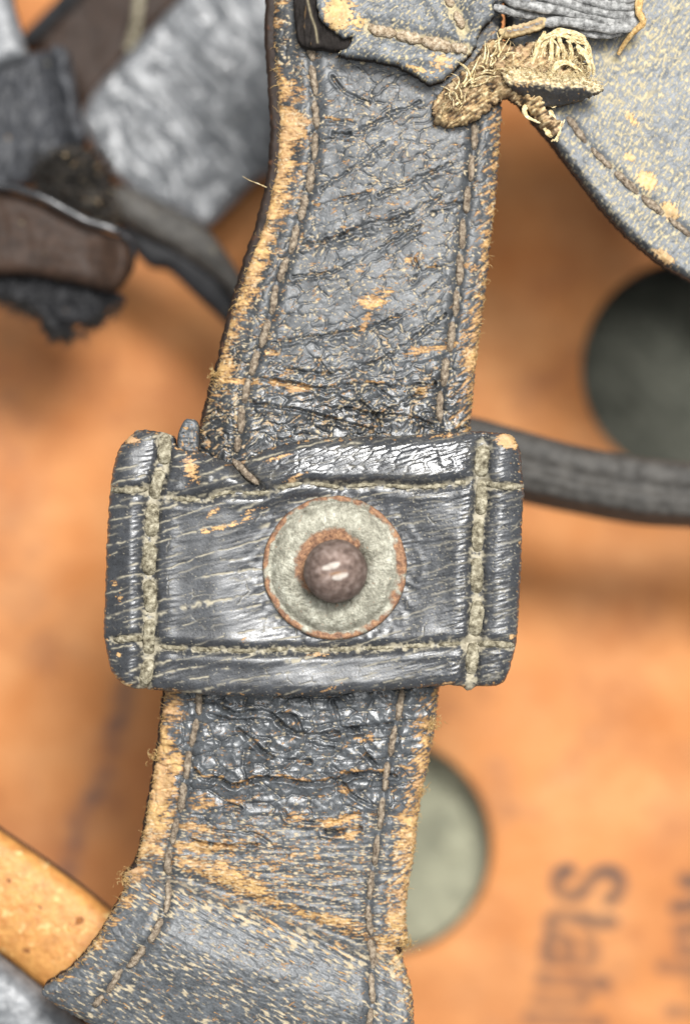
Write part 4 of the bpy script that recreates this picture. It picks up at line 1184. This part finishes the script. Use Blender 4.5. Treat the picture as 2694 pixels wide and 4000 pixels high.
# loose tan fibres along the chafed rims of the strap
fb = Bag()
for i in range(900):
    left = RNG.random() < 0.5
    y = RNG.choice([RNG.uniform(150, 1720), RNG.uniform(2720, 3990)])
    lx, rx = strap_edges(np.array([y])); lx, rx = lx[0], rx[0]
    if left:
        if y > 3830:
            continue
        x = lx + abs(RNG.normal()) * 12 + 2; d = (-1 + RNG.normal() * .4, RNG.normal() * .6, RNG.normal() * .3)
    else:
        if y < 460:
            continue
        x = rx - abs(RNG.normal()) * 12 - 2; d = (1 + RNG.normal() * .4, .6 + RNG.normal() * .6, RNG.normal() * .3)
    fibre(fb, mm3(x, y, float(ZS(x, y))), d, RNG.uniform(.25, 0.95), RNG.uniform(.018, .05), .9, 5, sides=3)
for (cx, cy, n, s) in ((835, 1455, 60, 12), (1690, 2830, 60, 14), (1650, 3090, 30, 12), (600, 2960, 40, 10), (1590, 3700, 60, 20), (485, 3440, 40, 14), (860, 1500, 30, 14)):
    for i in range(n):
        x = cx + RNG.normal() * s; y = cy + RNG.normal() * s
        fibre(fb, mm3(x, y, float(ZS(np.clip(x, 600, 1660), y)) + .1), (RNG.normal(), RNG.normal(), .4), RNG.uniform(.3, .9), RNG.uniform(.025, .06), 1.5, 6, sides=3)
o = fb.build("loose_fibres", M_TFIBRE, strap); o['kind'] = 'stuff'
hair = Bag()
V, F, t, _ = tube_data(px3(catmull([(1040, 728, -.6), (1010, 717, 0), (975, 705, .4), (948, 690, .6)], 5)), np.linspace(.05, .02, 16) * MM, 5)
hair.add(V, F, t)
hair.build("stray_hair", M_CREAM, strap)

# ------------------------------------------------------------------ out-of-focus pieces behind
def plain(z0, slope=(0, 0), amp=0.3, sc=160, seed=1, wear=0.0, cream=0.0, tone=.8, extra=None, gloss=0.0, aniso=(1, 1), ang=0):
    def f(X, Y, sd):
        a, b = rot(X, Y, ang)
        n = fbm(a / sc / aniso[0], b / sc / aniso[1], seed, 4)
        z = z0 + slope[0] * (X - 500) / PX + slope[1] * (Y - 500) / PX + amp * n + 0.06 * fbm(X / 30, Y / 30, seed + 5, 3)
        if extra is not None:
            z = z + extra(X, Y)
        n2 = fbm(X / 70, Y / 70, seed + 9, 4)
        return z, dict(wear=smooth(.35, .6, n2 + wear - .3), cream=smooth(.35, .6, fbm(X / 50, Y / 50, seed + 19, 4) + cream - .3), tone=np.clip(tone + .25 * n2, .1, 1), gloss=gloss + 0 * X)
    return f


def piece(name, label, cat, pts, z, field, mat, step=8, redge=1.2, thick=2.5, part="body", parent=None, ragged=None):
    p = np.array(pts, float)
    t = parent or thing(name, label, cat)
    _, Z = pad(part, poly(pts), (p[:, 0].min() - 20, p[:, 1].min() - 20, p[:, 0].max() + 20, p[:, 1].max() + 20), step, field, mat, t, redge=redge, thick=thick, zref=z, ragged=ragged, coarse=2)
    return t, Z


# wide crinkled grey strap
def crink(X, Y):
    a, b = rot(X, Y, -52)
    return .42 * (1 - np.abs(noise(a / 340, b / 85, 3)) * 2) * smooth(330, 700, X) + .22 * fbm(a / 130, b / 40, 5, 3)


piece("grey_strap", "wide crinkled silver-grey leather strap, blurred, left of the main strap", "strap",
      [(330, 400), (480, 220), (640, 50), (720, -60), (800, -420), (1300, -420), (1250, 300), (1120, 620), (1010, 695), (900, 800), (830, 868), (790, 885), (690, 840), (560, 780), (420, 650), (325, 500)], -34,
      plain(-34, amp=.6, sc=200, seed=3, wear=-.05, cream=-.05, tone=.85, extra=crink, gloss=.5), M_GREY, 7)
# dark brown slab above it
t, _ = piece("brown_slab", "smooth dark brown leather slab with black edge, blurred, at the top left", "leather slab",
             [(95, 150), (180, 60), (270, -40), (600, -420), (1000, -420), (720, 0), (640, 70), (520, 200), (420, 330), (340, 420), (270, 330), (180, 220)], -38,
             plain(-38, amp=.3, sc=300, seed=13, tone=.8), M_BROWN, 9, thick=4)
piece("", "", "", [(70, 150), (170, 40), (260, -60), (540, -420), (620, -420), (340, -40), (240, 70), (130, 170)], -37, plain(-36.4, amp=.1, tone=.5, seed=15), M_DARK, 9, part="edge", parent=t, thick=4)
c = catmull([(590, -200, -36), (545, 0, -36), (535, 70, -36), (525, 120, -36.5), (500, 190, -37)], 6)
V, F, tt, _ = tube_data(px3(c, -36), 22 / PX * MM * np.ones(len(c)), 10)
put("seam", raw_mesh("seam", V, F, {'along': tt}), t, M_KTHREAD)
# corner strip
piece("narrow_grey_strip", "narrow grey leather strip, blurred, in the top left corner", "leather strip",
      [(-300, -420), (60, -420), (40, -60), (62, 60), (88, 150), (70, 230), (-300, 260)], -22, plain(-22, amp=.4, seed=23, tone=.8, cream=-.1), M_GREY, 9)
# dark blue-grey leather
piece("dark_leather_flap", "dusty dark slate leather flap, blurred, at the left edge", "leather flap",
      [(-300, 210), (0, 205), (120, 195), (200, 165), (262, 190), (285, 300), (305, 420), (330, 520), (280, 600), (200, 660), (80, 720), (-300, 760)], -24,
      plain(-24, amp=.9, sc=160, seed=33, wear=.05, cream=.05, tone=.9, aniso=(1, .5), ang=80, extra=lambda X, Y: -1.6 * np.exp(-((X - 195 - .25 * (Y - 300)) / 22) ** 2)), M_DULL2, 7)
c = catmull([(100, 200, -17.6), (170, 175, -17.3), (235, 172, -17.3), (268, 205, -17.5), (280, 250, -17.9)], 6)
# fluffy dark lump
fluff = thing("dark_fluff", "dark matted fibre lump, blurred, above the curled brown flap", "fibre lump")
pad("core", poly([(120, 680), (180, 600), (260, 560), (340, 580), (400, 640), (430, 720), (470, 860), (380, 880), (200, 800)]), (80, 540, 500, 900), 6, lump_field(-22.5, 1.4, -.75, 43, .35), M_FUZZ, fluff, redge=1.2, thick=2, zref=-22, ragged=lambda X, Y: 14 * fbm(X / 40, Y / 40, 3, 3))
fb = Bag()
for i in range(420):
    x = RNG.uniform(130, 440); y = RNG.uniform(580, 830)
    an = RNG.uniform(0, 6.28)
    fibre(fb, mm3(x, y, -21.6 + RNG.random(), -22), (math.cos(an), math.sin(an), .3), RNG.uniform(.8, 2.4), RNG.uniform(.05, .1), 1.2, 6, sides=3)
o = fb.build("loose_fibres", M_FRINGE, fluff); o['kind'] = 'stuff'
# narrow strap crossing behind
tn, _ = piece("narrow_strap", "narrow dark strap with dusty top, blurred, slanting behind the main strap", "strap",
              [(380, 730), (470, 720), (560, 750), (690, 820), (800, 885), (880, 980), (960, 1100), (1080, 1260), (980, 1330), (915, 1180), (850, 1090), (740, 1010), (640, 950), (540, 900), (440, 830)], -25,
              plain(-25, amp=.5, seed=53, wear=.06, cream=.10, tone=.9), M_DULL, 7, thick=1.5, redge=1.5)
piece("", "", "", [(440, 830), (540, 890), (640, 935), (740, 990), (850, 1070), (915, 1160), (1000, 1320), (960, 1370), (880, 1265), (760, 1150), (650, 1050), (590, 1040), (540, 1000), (470, 900)], -26.5, plain(-26.8, amp=.2, seed=55, tone=.5), M_DARK, 7, part="underside", parent=tn, thick=2)
# curled brown flap and fringe
tb, _ = piece("curled_flap", "curled dark brown leather flap with shiny black rim, blurred, at the left edge", "leather flap",
              [(-300, 735), (0, 745), (140, 780), (300, 850), (420, 905), (490, 935), (522, 970), (520, 1030), (490, 1090), (440, 1135), (360, 1120), (250, 1095), (100, 1070), (-300, 1040)], -19,
              plain(-19, amp=.3, sc=200, seed=63, wear=-.08, tone=.95, extra=lambda X, Y: 1.2 * np.exp(-((X - 480) / 60) ** 2)), M_BROWN, 7, thick=2)
c = catmull([(-300, 690, -18.5), (0, 724, -18.0), (80, 742, -17.8), (160, 768, -17.6), (250, 815, -17.6), (340, 862, -17.6), (430, 892, -17.7), (480, 915, -18.0), (512, 950, -18.3), (520, 1000, -18.8)], 7)
V, F, tt, _ = tube_data(px3(c, -18), np.interp(np.linspace(0, 1, len(c)), [0, .7, 1], [17, 16, 10]) / PX * MM, 14, lambda T, U: 1 + .12 * noise(T, U * 12, 3))
me = raw_mesh("rim", V, F, {k: np.full(len(V), v) for k, v in dict(tone=.6, wear=0, cream=0, gloss=1, side=0).items()})
put("rim", me, tb, M_RIM)
fr = thing("leather_fringe", "ragged black leather fringe, blurred, below the curled brown flap", "leather fringe")
pad("body", poly([(-300, 1030), (0, 1050), (200, 1080), (420, 1120), (470, 1150), (490, 1186), (430, 1180), (400, 1235), (345, 1290), (320, 1262), (285, 1262), (272, 1330), (235, 1312), (200, 1325), (160, 1290), (150, 1235), (90, 1215), (0, 1172), (-300, 1120)], n=3), (-320, 1010, 520, 1350), 6, plain(-21.5, amp=1.0, sc=60, seed=73, tone=.5), M_DARK, fr, redge=.8, thick=2, zref=-21, ragged=lambda X, Y: 10 * fbm(X / 30, Y / 30, 3, 3))
fb = Bag()
for i in range(260):
    x = RNG.uniform(0, 470); y = np.interp(x, [0, 150, 200, 270, 340, 480], [1160, 1220, 1300, 1310, 1270, 1180]) + RNG.normal() * 16
    fibre(fb, mm3(x, y, -21, -21), (RNG.normal() * .6 + .2, -1, .1), RNG.uniform(.6, 1.8), RNG.uniform(.05, .1), 1, 5, sides=3)
o = fb.build("loose_fibres", M_FRINGE, fr); o['kind'] = 'stuff'


# strap to the right, behind the keeper
def rstrap(X, Y):
    yt = np.interp(X, [1600, 1840, 2000, 2250, 2700, 3300], [1590, 1625, 1668, 1738, 1805, 1850]); yb = np.interp(X, [1600, 1840, 2060, 2250, 2500, 2700, 3300], [1880, 1910, 1965, 2005, 2050, 2062, 2090])
    v = np.clip((Y - yt) / (yb - yt), 0, 1)
    return 1.0 * np.sin(v * math.pi) ** .5 - .45 * np.exp(-((v - .45) / .10) ** 2) + .15 * np.exp(-((v - .62) / .08) ** 2) - 2.2 * smooth(.78, 1, v)


piece("side_strap", "dull grey-black grooved leather strap running right from behind the keeper", "strap",
      [(1600, 1590), (1840, 1625), (2000, 1668), (2250, 1738), (2450, 1775), (2700, 1805), (3300, 1850), (3300, 2090), (2700, 2062), (2500, 2050), (2250, 2005), (2060, 1965), (1840, 1910), (1600, 1880)], -17,
      plain(-17, amp=.3, sc=120, seed=83, wear=-.02, cream=-.02, tone=.8, extra=rstrap), M_DULL, 7, redge=1.0, thick=2.5)


# tan handle at the lower left
def handle(X, Y):
    a, b = rot(X - 200, Y - 3560, -38)
    return 3.6 * np.sqrt(np.clip(1 - (b / 290) ** 2, 0, 1)) + .05 * fbm(X / 16, Y / 16, 3, 3)


piece("tan_leather_roll", "rolled orange-tan leather piece with sheen behind the strap at lower left", "leather roll",
      [(-300, 3060), (0, 3262), (130, 3350), (290, 3465), (420, 3570), (620, 3720), (500, 3900), (300, 4020), (100, 3870), (0, 3785), (-300, 3600)], -8,
      plain(-11.5, amp=.1, seed=93, wear=.16, cream=.26, tone=1., extra=handle, gloss=.4), M_TAN, 5, redge=1.6, thick=2.5)


def corner(X, Y):
    a, b = rot(X - 100, Y - 3870, -40)
    return 2.5 * np.sqrt(np.clip(1 - ((b - 150) / 200) ** 2, 0, 1))


piece("grey_corner_strap", "smooth lilac-grey leather band in the bottom left corner", "strap",
      [(-300, 3560), (0, 3768), (130, 3870), (230, 3945), (330, 4040), (480, 4200), (300, 4400), (-300, 4400)], -6,
      plain(-9, amp=.05, seed=103, wear=-.2, cream=-.2, tone=1., extra=corner, gloss=0), M_GREY, 7, redge=1.5, thick=2)
